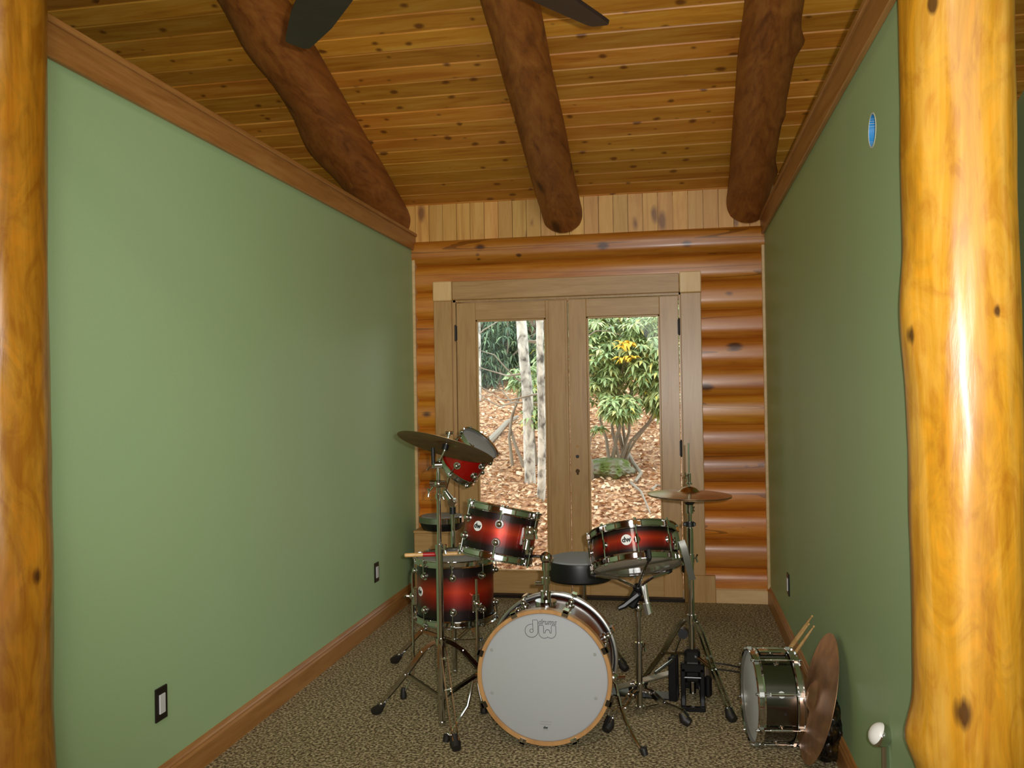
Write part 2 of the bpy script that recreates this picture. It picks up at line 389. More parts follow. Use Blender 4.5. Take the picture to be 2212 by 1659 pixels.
rw = MB()                                                 # right partition, with a round hole cut for the junction box
cy_, cz_, rr = 2.797, 2.183, .052
y0, y1, z0_, z1_ = 2.36, D+.03, 0, 2.5
ring = [(cy_+rr*cos(2*PI*i/40), cz_+rr*sin(2*PI*i/40)) for i in range(40)]
sq = []
for i in range(40):
    c, s_ = cos(2*PI*i/40), sin(2*PI*i/40); q = max(abs(c), abs(s_)); sq.append((cy_+.1*c/q, cz_+.1*s_/q))
rw.add([(XR, a, b) for a, b in ring+sq], [(i, (i+1) % 40, 40+(i+1) % 40, 40+i) for i in range(40)])
for (a0, a1, b0, b1) in ((y0, cy_-.1, z0_, z1_), (cy_+.1, y1, z0_, z1_), (cy_-.1, cy_+.1, z0_, cz_-.1), (cy_-.1, cy_+.1, cz_+.1, z1_)):
    rw.add([(XR, a0, b0), (XR, a1, b0), (XR, a1, b1), (XR, a0, b1)], [(0,1,2,3)])
rw.add([(XR+.125, y0, 0), (XR+.125, y1, 0), (XR+.125, y1, 2.5), (XR+.125, y0, 2.5), (XR, y0, 0), (XR, y1, 0), (XR, y1, 2.5), (XR, y0, 2.5)], [(0,1,2,3), (0,3,7,4), (1,5,6,2), (3,2,6,7)])
struct('wall_right', rw, GREEN, 'long green partition wall at right', 'wall', smooth=False)
# great room around and behind the camera
struct('wall_outer_left', MB().box((-5.15, -4, -.1), (-5, D+.2, 6.6)), GREEN, smooth=False)
struct('wall_outer_right', MB().box((4, -4, -.1), (4.15, D+.2, 6.6)).box((1.9, .8, -.1), (2.02, D+.1, 5.0)), GREEN, smooth=False)
struct('wall_rear', MB().box((-5.1, -4.15, -.1), (4.1, -4, 6.6)), LOGM, smooth=False)
# trim along the partition tops, base boards, corner beads
def trimrun(name, x, s, y0, y1, lab):
    b = MB().bbox((min(x, x+s*.02), y0, ZT), (max(x, x+s*.02), y1, ZT+.105), .003)
    b.bbox((min(x+s*.03, x-s*.15), y0, ZT+.1), (max(x+s*.03, x-s*.15), y1, ZT+.122), .003)
    return struct(name, b, OAK, lab, 'trim', smooth=False)
trimrun('trim_1', XL, 1, 2.3, D+.02, 'oak board capping the left green wall')
trimrun('trim_2', XR, -1, 2.42, D+.02, 'oak board capping the right green wall')
def baserun(name, x, s, y0, y1, lab):
    b = MB(); pr = [(0, 0), (.018, 0), (.018, .082), (.014, .092), (.014, .098), (.010, .104), (.006, .114), (0, .116)]
    vs = [(x+s*p, y, z) for y in (y0, y1) for p, z in pr]; N = len(pr)
    b.add(vs, [(i, (i+1) % N, N+(i+1) % N, N+i) for i in range(N)] + [list(range(N)), list(range(N, 2*N))])
    return struct(name, b, OAK, lab, 'base board', smooth=False)
baserun('baseboard_left', XL, 1, 2.3, D-.02, 'oak base board along the left wall')
baserun('baseboard_right', XR, -1, 2.42, D-.02, 'oak base board along the right wall')
bb = MB()
for x0, x1 in ((.238, XR-.018), (XL+.02, -1.67)):
    bb.bbox((x0, D-.028, 0), (x1, D+.03, .088), .002)
    for i in range(int((x1-x0)/.008)): bb.box((x0+i*.008, D-.022, .088), (x0+i*.008+.005, D+.03, .098))
struct('baseboard_back', bb, PALE, 'pale base board with beaded top edge under the logs', 'base board', smooth=False)
struct('trim_3', MB().bbox((XL, D-.03, .1), (XL+.022, D+.03, ZT), .003), PALE, 'pale strip in the left back corner', 'trim', smooth=False)
struct('trim_4', MB().bbox((XR-.02, D-.03, .1), (XR, D+.03, ZT), .003), PALE, 'pale strip in the right back corner', 'trim', smooth=False)
# ------------------------------------------------------------------ double door
Y0 = D-.03
struct('trim_5', MB().bbox((-1.665, Y0, .18), (-1.535, D+.05, 2.065), .004), FIR_V, 'tan door casing board at left', 'door casing', smooth=False)
struct('trim_6', MB().bbox((.04, Y0, .18), (.175, D+.05, 2.065), .004), FIR_V, 'tan door casing board at right', 'door casing', smooth=False)
struct('trim_7', MB().bbox((-1.53, Y0, 2.07), (.034, D+.05, 2.2), .004), FIR_H, 'tan door casing board over the doors', 'door casing', smooth=False)
struct('trim_8', MB().bbox((-1.668, Y0-.008, 2.065), (-1.532, D+.05, 2.203), .006), MAPLE, 'square maple corner block at left top of the casing', 'corner block', smooth=False)
struct('trim_9', MB().bbox((.036, Y0-.008, 2.065), (.178, D+.05, 2.207), .006), MAPLE, 'bright square maple corner block at right top of the casing', 'corner block', smooth=False)
struct('trim_10', MB().bbox((-1.668, Y0-.01, 0), (-1.532, D+.05, .182), .004), FIR_V, 'plinth block under the left casing', 'plinth block', smooth=False)
struct('trim_11', MB().bbox((.036, Y0-.01, 0), (.237, D+.05, .182), .004), FIR_V, 'plinth block under the right casing', 'plinth block', smooth=False)
jb = MB().box((OP0+.002, D-.005, 0), (-1.512, D+.23, 2.1)); jb.box((.03, D-.005, 0), (OP1-.002, D+.23, 2.1)); jb.box((-1.53, D-.005, 2.055), (.04, D+.23, 2.105))
struct('door_frame', jb, FIR_V, smooth=False)
struct('trim_12', MB().bbox((-1.55, D-.035, 0), (.06, D+.25, .02), .004), DARKPLATE, 'dark metal door threshold', 'threshold', smooth=False)
def leaf(name, x0, x1, gx0, gx1, lab, hinge_x, meet):
    e = bpy.data.objects.new(name, None); C.objects.link(e); e.location = (x0, D+.02, .022); ROOT[e.name] = (M.Translation(e.location), True)
    e['kind'] = 'structure'; e['label'] = lab; e['category'] = 'door'
    ya, yb = D+.0, D+.045
    for nm, a, b in (('stile', x0, gx0), ('stile', gx1, x1)):
        obj(nm, MB().bbox((a, ya, .024), (b, yb, 2.05), .003), FIR_V, e, smooth=False)
    obj('top_rail', MB().bbox((gx0, ya, 1.927), (gx1, yb, 2.05), .003), FIR_H, e, smooth=False)
    obj('bottom_rail', MB().bbox((gx0, ya, .024), (gx1, yb, .172), .003), FIR_H, e, smooth=False)
    g = MB()
    for (p, q) in (((gx0, .172), (gx0+.012, 1.927)), ((gx1-.012, .172), (gx1, 1.927)), ((gx0, .172), (gx1, .184)), ((gx0, 1.915), (gx1, 1.927))):
        g.bbox((p[0], D+.008, p[1]), (q[0], D+.038, q[1]), .002)
    obj('glazing_bead', g, FIR_V, e, smooth=False)
    obj('glass_pane', MB().box((gx0+.005, D+.02, .178), (gx1-.005, D+.026, 1.922)), GLASS, e, smooth=False)
    for z in (1.84, 1.024, .25):
        hb = MB().cyl((hinge_x, D-.006, z-.05), (hinge_x, D-.006, z+.05), .0065, 10)
        for q in (-.052, .052): hb.ball((hinge_x, D-.006, z+q), .006, 8)
        hb.box((hinge_x-.012, D-.003, z-.05), (hinge_x+.012, D+.002, z+.05)); obj('hinge', hb, DARKPLATE, e)
    if meet:
        obj('astragal', MB().bbox((meet-.006, D-.008, .024), (meet+.008, D+.002, 2.048), .002), FIR_V, e, smooth=False)
    return e
dl = leaf('door_1', -1.508, -.724, -1.371, -.876, 'left leaf of the glazed double door', -1.515, None)
dr = leaf('door_2', -.718, .026, -.595, -.1, 'right leaf of the glazed double door', .03, None)
for z, r, mt, nm in ((1.041, .008, BRONZE, 'screw'), (.971, .012, DARKPLATE, 'lock_bore')):
    obj(nm, MB().disc((-.67, D+.0005, z), (0,-1,0), r, .004), mt, dr)
kp = MB().disc((-.67, D+.0005, .872), (0,-1,0), .015, .006); kp.bbox((-.678, D-.005, .845), (-.662, D+.001, .875), .003); obj('lock_plate', kp, CHROME, dr)
sw = MB(); sw.bbox((-.876+.02, D-.004, .03), (-.74, D+.001, 2.045), .002); obj('astragal', sw, FIR_V, dl, smooth=False)
# ------------------------------------------------------------------ log posts and rafters
def post(name, x, y, r, z1, bumps, mt, lab, seed, base_flare=0):
    b = MB(); N, K = 72, 150; vs = []
    for k in range(K+1):
        z = z1*k/K
        for i in range(N):
            a = 2*PI*i/N; rr = r*(1+.05*NZ.noise(V((cos(a)*.8, sin(a)*.8, z*1.2+seed)))+.02*NZ.noise(V((cos(a)*3, sin(a)*3, z*4+seed)))+.008*NZ.noise(V((cos(a)*9, sin(a)*9, z*9+seed))))
            rr -= base_flare*max(0, .55-z)
            for (ba, bz, bh, bw) in bumps:
                da = math.atan2(sin(a-ba), cos(a-ba)); rr += bh*math.exp(-(da/.45)**2-((z-bz)/bw)**2)
            vs.append((x+rr*cos(a), y+rr*sin(a), z))
    b.add(vs, [(k*N+i, k*N+(i+1) % N, (k+1)*N+(i+1) % N, (k+1)*N+i) for k in range(K) for i in range(N)])
    return tag(obj(name, b, mt, ang=70), lab, 'log post')
post('log_post', .688, 2.33, .126, 3.93, [(PI+.1, 1.6, .014, .12), (PI+.2, 2.56, .028, .07), (PI, .56, .022, .06), (-1.6, .38, .012, .05)], POST_R, 'thick golden peeled log post at the right end of the green wall', 3.1, .1)
post('log_post', -1.878, 2.2, .132, 3.98, [(0, .93, .012, .15), (-1, 2.17, .01, .1)], POST_L, 'peeled log post darkened for weak flash light, cut off by the left edge, before the left green wall', 9.4, -.04)
def beam(x0, x1, r0, r1, seed, lab, bumps=(), z0=2.648):
    b = MB(); N, K = 40, 120; vs = []
    for k in range(K+1):
        t = k/K; L = t*9.5-.04
        c = V((x0+(x1-x0)*t, D, z0)) + V((0, -CT, SL*CT))*L; r = r0+(r1-r0)*t
        for i in range(N):
            a = 2*PI*i/N; rr = r*(1+.06*NZ.noise(V((cos(a)*.8, sin(a)*.8, L*1.1+seed)))+.03*NZ.noise(V((cos(a)*3, sin(a)*3, L*3+seed))))
            for (ba, bl, bh, bw) in bumps:
                da = math.atan2(sin(a-ba), cos(a-ba)); rr += bh*math.exp(-(da/.5)**2-((L-bl)/bw)**2)
            vs.append(c+V((1,0,0))*rr*cos(a)+nn*rr*sin(a))
    b.add(vs, [(k*N+i, k*N+(i+1) % N, (k+1)*N+(i+1) % N, (k+1)*N+i) for k in range(K) for i in range(N)])
    b.f += [list(range(N)), [K*N+i for i in range(N)]]
    return tag(obj('log_rafter', b, BEAM, ang=70), lab, 'rafter', 'log rafters under the pine ceiling', 'thing')
beam(-1.985, -2.02, .15, .14, 1.0, 'gnarled log rafter above the left green wall, scarred with dark knots', [(3.6, 1.0, .05, .25), (3.9, 1.9, .03, .2)], 2.66)
beam(-.748, -.748, .136, .136, 5.0, 'smooth log rafter in the middle of the pine ceiling')
beam(.487, .487, .135, .15, 11.0, 'dark knotty log rafter beside the right green wall', [(0, 1.55, .035, .06), (0, .35, .03, .1), (-.4, 1.0, .012, .05)], 2.652)
# ------------------------------------------------------------------ wall fittings
def outlet(x, s, y, z, lab):
    t = thing('wall_outlet', lab, 'outlet', (x, y, z), group='wall outlets')
    obj('cover_plate', MB().bbox((min(x, x+s*.007), y-.036, z-.059), (max(x, x+s*.007), y+.036, z+.059), .002), DARKPLATE, t, smooth=False)
    obj('socket_face', MB().bbox((min(x+s*.004, x+s*.011), y-.017, z-.034), (max(x+s*.004, x+s*.011), y+.017, z+.034), .001), WHITEPL, t, label='white socket face', smooth=False)
outlet(XL, 1, 2.881, .335, 'white outlet with dark plate low on the left wall, near the left log post')
outlet(XL, 1, 5.19, .334, 'white outlet with dark plate at the far end of the left wall')
outlet(XR, -1, 5.06, .344, 'white outlet with dark plate at the far end of the right wall')
t = thing('junction_box', 'round blue junction box set in the right green wall', 'junction box', (XR, cy_, cz_))
mx = M.Translation((XR, cy_, cz_)) @ V((1,0,0)).to_track_quat('Z', 'Y').to_matrix().to_4x4()
obj('plaster_rim', MB().lathe([(.0519, .02), (.0519, -.001), (.0475, -.001), (.0475, .02)], 40, mx, close=True), PLASTER, t, label='white broken plaster rim')
obj('box_body', MB().lathe([(.0474, .0), (.0474, .028), (0, .028), ], 36, mx), BLUEBOX, t)
for q in (-.03, .03): obj('screw', MB().disc(mx @ V((0, q, .028)), (-1,0,0), .006, .004, 12), SATIN, t)
def wing(b, p, d=(1,0,0), s=1):
    d = V(d).normalized(); b.cyl(p, p+d*.03*s, .005*s, 8); q = p+d*.032*s; u = V((0,0,1))
    b.sweep([q-u*.022*s+d*.006, q, q+u*.022*s+d*.006], [.006*s, .005*s, .006*s], 8)
# ------------------------------------------------------------------ drums
def rotm(axis, ref=(0,-1,0)):
    z = V(axis).normalized(); x = (V(ref)-z*z.dot(V(ref))).normalized(); y = z.cross(x)
    return M(((x.x, y.x, z.x), (x.y, y.y, z.y), (x.z, y.z, z.z)))
def cyl_at(th, r, z): return V((r*cos(th), r*sin(th), z))
def drum(t, R, dp, shell, nl, off, lug='turret', batter=HEADW, reso=HEADC, hoopm=CHROME, badge=None, badge_r=.021, rl=.0085, shell_lab=None):
    """Local z is the drum's axis, 0 the lower edge of the shell, dp the upper; angle 0 faces the camera."""
    obj('shell', MB().lathe([(R, 0), (R, dp), (R-.007, dp), (R-.007, 0)], 72, close=True), shell, t, world=False, label=shell_lab)
    obj('batter_head', MB().lathe([(R+.002, dp-.008), (R+.0035, dp+.003), (R-.006, dp+.006), (0, dp+.006), (0, dp+.005), (R-.006, dp+.004)], 64), batter, t, world=False)
    obj('bottom_head', MB().lathe([(R+.002, .008), (R+.0035, -.003), (R-.006, -.006), (0, -.006), (0, -.005), (R-.006, -.004)], 64), reso, t, world=False)
    for s, z in ((1, dp), (-1, 0)):
        pr = [(R+.004, z-s*.012), (R+.010, z-s*.014), (R+.0125, z-s*.012), (R+.0065, z-s*.006), (R+.0065, z+s*.012), (R+.0125, z+s*.016), (R+.0115, z+s*.019), (R+.0045, z+s*.015)]
        obj('hoop', MB().lathe(pr, 72, close=True), hoopm, t, world=False)
    for k in range(nl):
        th = off+2*PI*k/nl; n_ = cyl_at(th, 1, 0)
        if lug == 'turret':
            zz = min(.055, dp*.3)
            for z, s in ((dp-zz, 1), (zz, -1)):
                b = MB().disc(cyl_at(th, R-.001, z), n_, .019, .006, 18); b.cyl(cyl_at(th, R, z), cyl_at(th, R+.012, z), .009, 12); b.ball(cyl_at(th, R+.013, z), .0125, 12)
                lg = obj('lug', b, CHROME, t, world=False)
                e = dp+.017 if s > 0 else -.017
                q = MB().cyl(cyl_at(th, R+.0125, z), cyl_at(th, R+.0125, e), .0026, 8); q.cyl(cyl_at(th, R+.0125, e-s*.002), cyl_at(th, R+.0125, e+s*.007), .005, 8)
                q.bbox((R+.005, -.009, e-.004 - (.012 if s > 0 else -.012)), (R+.019, .009, e-s*.001), .001, M.Rotation(th, 4, 'Z'))
                obj('tension_rod', q, CHROME, t, world=False)
        else:
            b = MB().cyl(cyl_at(th, R+.012, dp*.5-.02), cyl_at(th, R+.012, dp*.5+.02), .006, 10)
            b.disc(cyl_at(th, R-.001, dp*.5), n_, .014, .005, 16); b.cyl(cyl_at(th, R, dp*.5), cyl_at(th, R+.01, dp*.5), .006, 10)
            if lug == 'tube': b.cyl(cyl_at(th, R+.012, .03), cyl_at(th, R+.012, dp-.03), .0055, 10)
            obj('lug', b, CHROME, t, world=False)
            q = MB().cyl(cyl_at(th, R+.0125, -.02), cyl_at(th, R+.0125, dp+.02), .0028, 8)
            for e in (-.021, dp+.021): q.cyl(cyl_at(th, R+.0125, e-.004), cyl_at(th, R+.0125, e+.004), .0055, 8)
            for e in (-.004, dp+.004): q.bbox((R+.005, -.009, e-.01), (R+.019, .009, e+.01), .001, M.Rotation(th, 4, 'Z'))
            obj('tension_rod', q, CHROME, t, world=False)
    if badge is not None:
        th, z = badge; n_ = cyl_at(th, 1, 0); c = cyl_at(th, R-.0015, z)
        bo = obj('badge', MB().disc(c, n_, badge_r, .0035, 32), BADGE, t, world=False, label='round white badge')
        rt = V((0,0,1)).cross(n_); mt = M(((rt.x, 0, n_.x, 0), (rt.y, 0, n_.y, 0), (rt.z, 1, n_.z, 0), (0,0,0,1)))
        mt = M.Translation(c+n_*.0037) @ mt
        text('lettering', 'dw', badge_r*1.35, INK, bo, mt, bold=.0012)
# floor tom
cft = V((-1.028, 4.04, 0)); zb = .385; dpf = .262
t = thing('floor_tom', 'red sunburst floor tom on chrome legs, beside the left green wall', 'floor tom', cft, rotm((0,0,1)), world=True)
t2 = t
def localize(t, zoff): pass
ROOT[t.name] = (M.Translation(cft+V((0,0,zb))) @ rotm((0,0,1)).to_4x4(), True); t.matrix_world = ROOT[t.name][0]
RF = .178
drum(t, RF, dpf, BURST, 8, math.radians(10), badge=(math.radians(-50), .13), badge_r=.022, reso=HEADW)
for th, foot in ((math.radians(-78), None), (math.radians(42), None), (math.radians(162), None)):
    d = V((sin(th), -cos(th), 0))
    p = cft + d*(RF+.022)
    b = MB().bbox((-.018, -.003, -.04), (.018, .02, .04), .004, M.Translation(cft+d*RF+V((0,0,zb+.09))) @ M.Rotation(th, 4, 'Z') @ M.Rotation(PI, 4, 'Z'))
    b.ball(p+V((0,0,zb+.09)), .017, 12); b.cyl(p+V((0,0,zb+.09)), p+d*.03+V((0,0,zb+.09)), .006, 8); b.bbox((-.004,-.018,-.006),(.004,.018,.006),.002,M.Translation(p+d*.032+V((0,0,zb+.09))))
    br = obj('leg_bracket', b, CHROME, t)
    f = p+d*.05
    lg = obj('leg', MB().sweep([p+V((0,0,zb+.2)), p+V((0,0,.12)), p+d*.012+V((0,0,.09)), f+V((0,0,.02))], .0055, 10), CHROME, t)
    obj('rubber_foot', MB().lathe([(0,0),(.014,0),(.016,.012),(.009,.05),(0,.052)], 16, M.Translation(f)), RUBBER, lg)
# rack tom
def drum_thing(name, lab, cat, centre, axis, dp, ref=(0,-1,0)):
    r = rotm(axis, ref); loc = V(centre) - r @ V((0,0,dp/2)); return thing(name, lab, cat, loc, r, world=True)
RT_ = .153; dpr = .185
t = drum_thing('rack_tom', 'red sunburst rack tom leaning over the bass drum, left of the throne', 'rack tom', at(1080, 1150, 3.72), (.19, .16, 1), dpr)
drum(t, RT_, dpr, BURST, 6, math.radians(6), badge=(math.radians(-29), .105))
rt_m = ROOT[t.name][0]
th = math.radians(50); pc = rt_m @ cyl_at(th, RT_+.02, .09)
b = MB(); b.bbox((-.022,-.008,-.04),(.022,.010,.04),.006, rt_m @ M.Translation(cyl_at(th, RT_+.006, .1)) @ M.Rotation(th+PI/2, 4, 'Z')); b.cyl(rt_m @ cyl_at(th, RT_+.024, .05), rt_m @ cyl_at(th, RT_+.024, .145), .016, 16); b.ball(rt_m @ cyl_at(th, RT_+.03, .12), .022, 14); wing(b, rt_m @ cyl_at(th, RT_+.04, .12), rt_m.to_3x3() @ cyl_at(th, 1, 0), .9); b.ball(pc, .02, 14); b.cyl(pc, pc+V((0,0,-.06)), .01, 12)
b.bbox((-.02,-.004,-.0),(.02,.004,.05),.003, M.Translation(pc+V((.012,-.015,-.0)))); obj('mount_bracket', b, CHROME, t)
# snare on basket stand
RS = .178; dps = .125
t = drum_thing('snare_drum', 'red sunburst snare drum tilted back on its basket stand', 'snare drum', at(1371, 1186, 3.8), (-.13, .37, .92), dps)
drum(t, RS, dps, BURST, 8, math.radians(9), lug='mid', badge=(math.radians(-5), .066), badge_r=.022)
sn_m = ROOT[t.name][0]
b = MB(); th = math.radians(72); b.bbox((-.02,-.006,-.04),(.02,.016,.04),.004, sn_m @ M.Translation(cyl_at(th, RS+.003, .06)) @ M.Rotation(th-PI/2, 4, 'Z'))
b.cyl(sn_m @ cyl_at(th, RS+.012, .03), sn_m @ cyl_at(th, RS+.016, -.01), .006, 10); obj('strainer', b, CHROME, t)
obj('throw_off_lever', MB().sweep([at(1472, 1168, 3.74), at(1478, 1185, 3.73), at(1487, 1222, 3.75), at(1496, 1252, 3.77)], 0, sec=(.027, .006, (0, 1, 0))), base('grey_metal', '#6a6a62', .4, .6), t)
b = MB(); 
b.bbox((-.17, -.02, -.0105), (.17, .02, -.0085), .0005, sn_m @ M.Rotation(math.radians(72), 4, 'Z')); obj('snare_wires', b, SATIN, t)
# small tom hung high
RM = .098; dpm = .165
t = drum_thing('small_tom', 'small bright red tom hung sideways behind the dark crash cymbal', 'tom', at(1012, 987, 4.3), (.64, -.17, .70), dpm, (.3,-1,-.5))
drum(t, RM, dpm, REDL, 6, math.radians(30), lug='turret')
tom3_m = ROOT[t.name][0]
# chrome snare standing on its edge
t = drum_thing('snare_drum', 'black chrome snare drum standing on its edge by the right wall', 'snare drum', at(1667, 1503, 3.69), (-.99, -.125, .012), .145, (0,-1,0))
drum(t, .17, .145, BLACKN, 8, math.radians(20), lug='tube', batter=base('pale_snare_head', '#c9cdd0', .5), reso=HEADW)
e_m = ROOT[t.name][0]
obj('air_vent', MB().disc(e_m @ cyl_at(math.radians(-4), .1695, .06), e_m.to_3x3() @ cyl_at(math.radians(-4), 1, 0), .006, .002, 14), RUBBER, t)
b = MB(); b.bbox((.168, -.02, .02), (.186, .02, .125), .004, e_m @ M.Rotation(math.radians(88), 4, 'Z')); obj('strainer', b, CHROME, t)
snare_edge = e_m
# bass drum
RB = .252; dpb = .285; HB = .2855
rb = rotm((0,-1,0), (0,0,1))
t = thing('bass_drum', 'bass drum with white front head and maple hoop, at the centre of the kit', 'bass drum', (-.534, 3.795, HB), rb, world=True)
bm = ROOT[t.name][0]
obj('shell', MB().lathe([(RB, 0), (RB, dpb), (RB-.007, dpb), (RB-.007, 0)], 96, close=True), MAHOG, t, world=False)
fh = obj('front_head', MB().lathe([(RB+.002, dpb-.008), (RB+.004, dpb+.003), (RB-.004, dpb+.006), (0, dpb+.006), (0, dpb+.004), (RB-.004, dpb+.003)], 96), HEADW, t, world=False)
obj('batter_head', MB().lathe([(RB+.002, .008), (RB+.004, -.003), (RB-.004, -.006), (0, -.006), (0, -.004)], 96), HEADC, t, world=False)
hp = lambda a, b: [(RB+.004, a), (RB+.0165, a), (RB+.018, a+.002), (RB+.018, b-.002), (RB+.0165, b), (RB+.004, b), (RB+.001, b-.004), (RB+.003, b-.01)]
obj('front_hoop', MB().lathe(hp(dpb-.02, dpb+.02), 96, close=True), HOOPWOOD, t, world=False, label='natural maple hoop')
rhp = obj('rear_hoop', MB().lathe([(r+.003, z) for r, z in hp(-.02, .022)], 96, close=True), BLACK, t, world=False, label='black hoop with chrome inlay')
obj('inlay_stripe', MB().lathe([(RB+.0205, -.004), (RB+.0225, -.004), (RB+.0225, .021), (RB+.018, .024), (RB+.012, .024), (RB+.012, .0215), (RB+.0205, .018)], 96, close=True), SATIN, rhp, world=False)
for k in range(8):
    th = math.radians(25.7+45*k); mz = M.Rotation(th, 4, 'Z')
    for zz, s in ((dpb-.075, 1), (.085, -1)):
        b = MB().disc(cyl_at(th, RB-.001, zz), cyl_at(th, 1, 0), .02, .006, 16); b.cyl(cyl_at(th, RB, zz), cyl_at(th, RB+.012, zz), .009, 12); b.ball(cyl_at(th, RB+.014, zz), .013, 12); obj('lug', b, CHROME, t, world=False)
        ez = dpb+.021 if s > 0 else -.021
        b = MB().cyl(cyl_at(th, RB+.026, zz), cyl_at(th, RB+.026, ez-s*.01), .003, 8)
        lo, hi = sorted((ez-s*.045, ez+s*.004)); b.bbox((RB+.0185, -.013, lo), (RB+.0325, .013, hi), .003, mz)
        lo, hi = sorted((ez-s*.001, ez+s*.004)); b.bbox((RB+.006, -.013, lo), (RB+.03, .013, hi), .0015, mz); b.ball(cyl_at(th, RB+.026, ez-s*.048), .007, 8)
        obj('claw_hook', b, CHROME if s < 0 or k in (0, 7, 3, 4) else BLACKN, t, world=False)
fm = M.Translation((-.534, 3.795-dpb-.0062, HB)) @ M(((1,0,0,0),(0,0,-1,0),(0,1,0,0),(0,0,0,1)))
for px, py in ((1062, 1404), (1285, 1414), (1063, 1497), (1287, 1509)):
    p = at(px, py, 3.795-dpb-.006); obj('vent_hole', MB().disc(p, (0,-1,0), .0065, .0012, 18), GREYINK, fh)
K1 = 3.504/FPX                                             # metres per pixel on the front head
cpx = lambda cx, cy: fm @ V((((1080+cx/9.217)-1178)*K1+.004, (1463-(1300+cy/9.217))*K1-.003, .0006))
def arc(cx, cy, r, a0, a1, n=14, ry=None): return [(cx+r*cos(math.radians(a0+(a1-a0)*i/n)), cy+(ry or r)*sin(math.radians(a0+(a1-a0)*i/n))) for i in range(n+1)]
dpath = [(665, 440), (665, 352), (745, 350)] + arc(745, 372, 22, -90, 0, 4) + [(768, 560)] + arc(638, 572, 132, 0, 270, 30) + [(665, 440), (668, 545)]
dpath2 = arc(638, 573, 36, -40, 320, 20)
wpath = [(790, 455), (865, 455)] + arc(865, 477, 20, -90, 0, 4) + [(885, 590)] + arc(901, 592, 17, 180, 0, 8) + arc(965, 585, 46, 180, 360, 12) + arc(1026, 592, 16, 180, 0, 8) + [(1042, 470), (1050, 455), (1118, 455)] + arc(1118, 471, 15, -90, 0, 4) + [(1134, 590)] + arc(1030, 605, 104, 0, 130, 14) + arc(895, 605, 108, 50, 180, 14) + [(787, 470), (790, 455)]
for nm, pts, cl in (('logo_outline', dpath, False), ('logo_outline', dpath2, False), ('logo_outline', wpath, True)):
    obj(nm, MB().sweep([cpx(*p) for p in pts], .0009, 5), INK, fh)
q = cpx(952, 392); text('lettering', 'drums', .029, INK, fh, M.Translation(q) @ fm.to_3x3().to_4x4(), outline=.0005, shear=.35, world=True)
q = fm @ V((.002, (1463-1573)*K1, .0005)); text('lettering', 'dw', .0145, INK, fh, M.Translation(q) @ fm.to_3x3().to_4x4(), world=True, bold=.0006)
for yy, x0, x1 in ((1560.5, 1167, 1192), (1566, 1166, 1189), (1578, 1173, 1184)):
    b = MB(); xx = x0
    while xx < x1:
        wd = 1.2+random.random(); p0 = fm @ V(((xx-1178)*K1+.002, (1463-yy)*K1, .0004)); b.bbox(tuple(p0+V((0,-.0003,-.0016))), tuple(p0+V((wd*K1, .0003, .0016))), .0001); xx += wd+.8
    obj('small_print', b, GREYINK, fh, smooth=False)
for s, pts, fpx in ((-1, [(1022, 1472), (1010, 1525), (988, 1560), (970, 1588)], (966, 1601)), (1, [(1330, 1478), (1342, 1530), (1358, 1572), (1383, 1616)], (1390, 1630))):
    f = onz(*fpx); ys = [3.62, 3.6, (3.6+f.y)/2, f.y]
    P = [at(u, v, y) for (u, v), y in zip(pts, ys)]
    sp = obj('spur', MB().sweep([V((-.534+s*(RB-.005), P[0].y+.02, P[0].z+.02))] + P + [f+V((0,0,.03))], .0065, 10), CHROME, t)
    d = (f-P[2]).normalized()
    obj('rubber_foot', MB().sweep([P[3], f+V((0,0,.022)), f+d*.012+V((0,0,.008))], [.009, .016, .013], 14), RUBBER, sp)
    b = MB(); c = V((-.534+s*(RB+.01), 3.64, P[0].z+.02)); b.ball(c, .022, 14); b.cyl(c, c+V((s*.05, 0, .004)), .008, 10); b.bbox((-.012,-.02,-.035),(.012,.02,.035),.005,M.Translation(c+V((-s*.012,0,0)))); obj('spur_bracket', b, CHROME, t)
# tom post on the bass drum
pt = at(1180, 1205, 3.655); pb = V((pt.x-.004, 3.655, HB+RB-.004))
b = MB().cyl(pb, pb+V((0,0,.02)), .045, 28); b.cyl(pb, pb+V((0,0,.06)), .022, 18); obj('mount_base', b, CHROME, t)
obj('mount_post', MB().cyl(pb+V((0,0,.02)), pt+V((0,0,-.01)), .0125, 16), CHROME, t)
b = MB(); b.cyl(pb+V((0,0,.09)), pb+V((0,0,.115)), .019, 16); b.bbox((-.02,-.005,-.008),(.012,.005,.008),.003,M.Translation(pb+V((-.024,-.005,.09)))); obj('memory_lock', b, CHROME, t)
b = MB(); b.ball(pt, .026, 16); b.cyl(pt+V((0,0,-.05)), pt+V((0,0,.0)), .019, 16); b.bbox((-.006,-.022,-.008),(.006,.022,.008),.003,M.Translation(pt+V((.026,-.01,-.005))))
obj('post_clamp', b, CHROME, t)
obj('tom_arm', MB().cyl(pt+V((-.01,0,.005)), at(1140, 1201, 3.69), .0065, 12), CHROME, t)
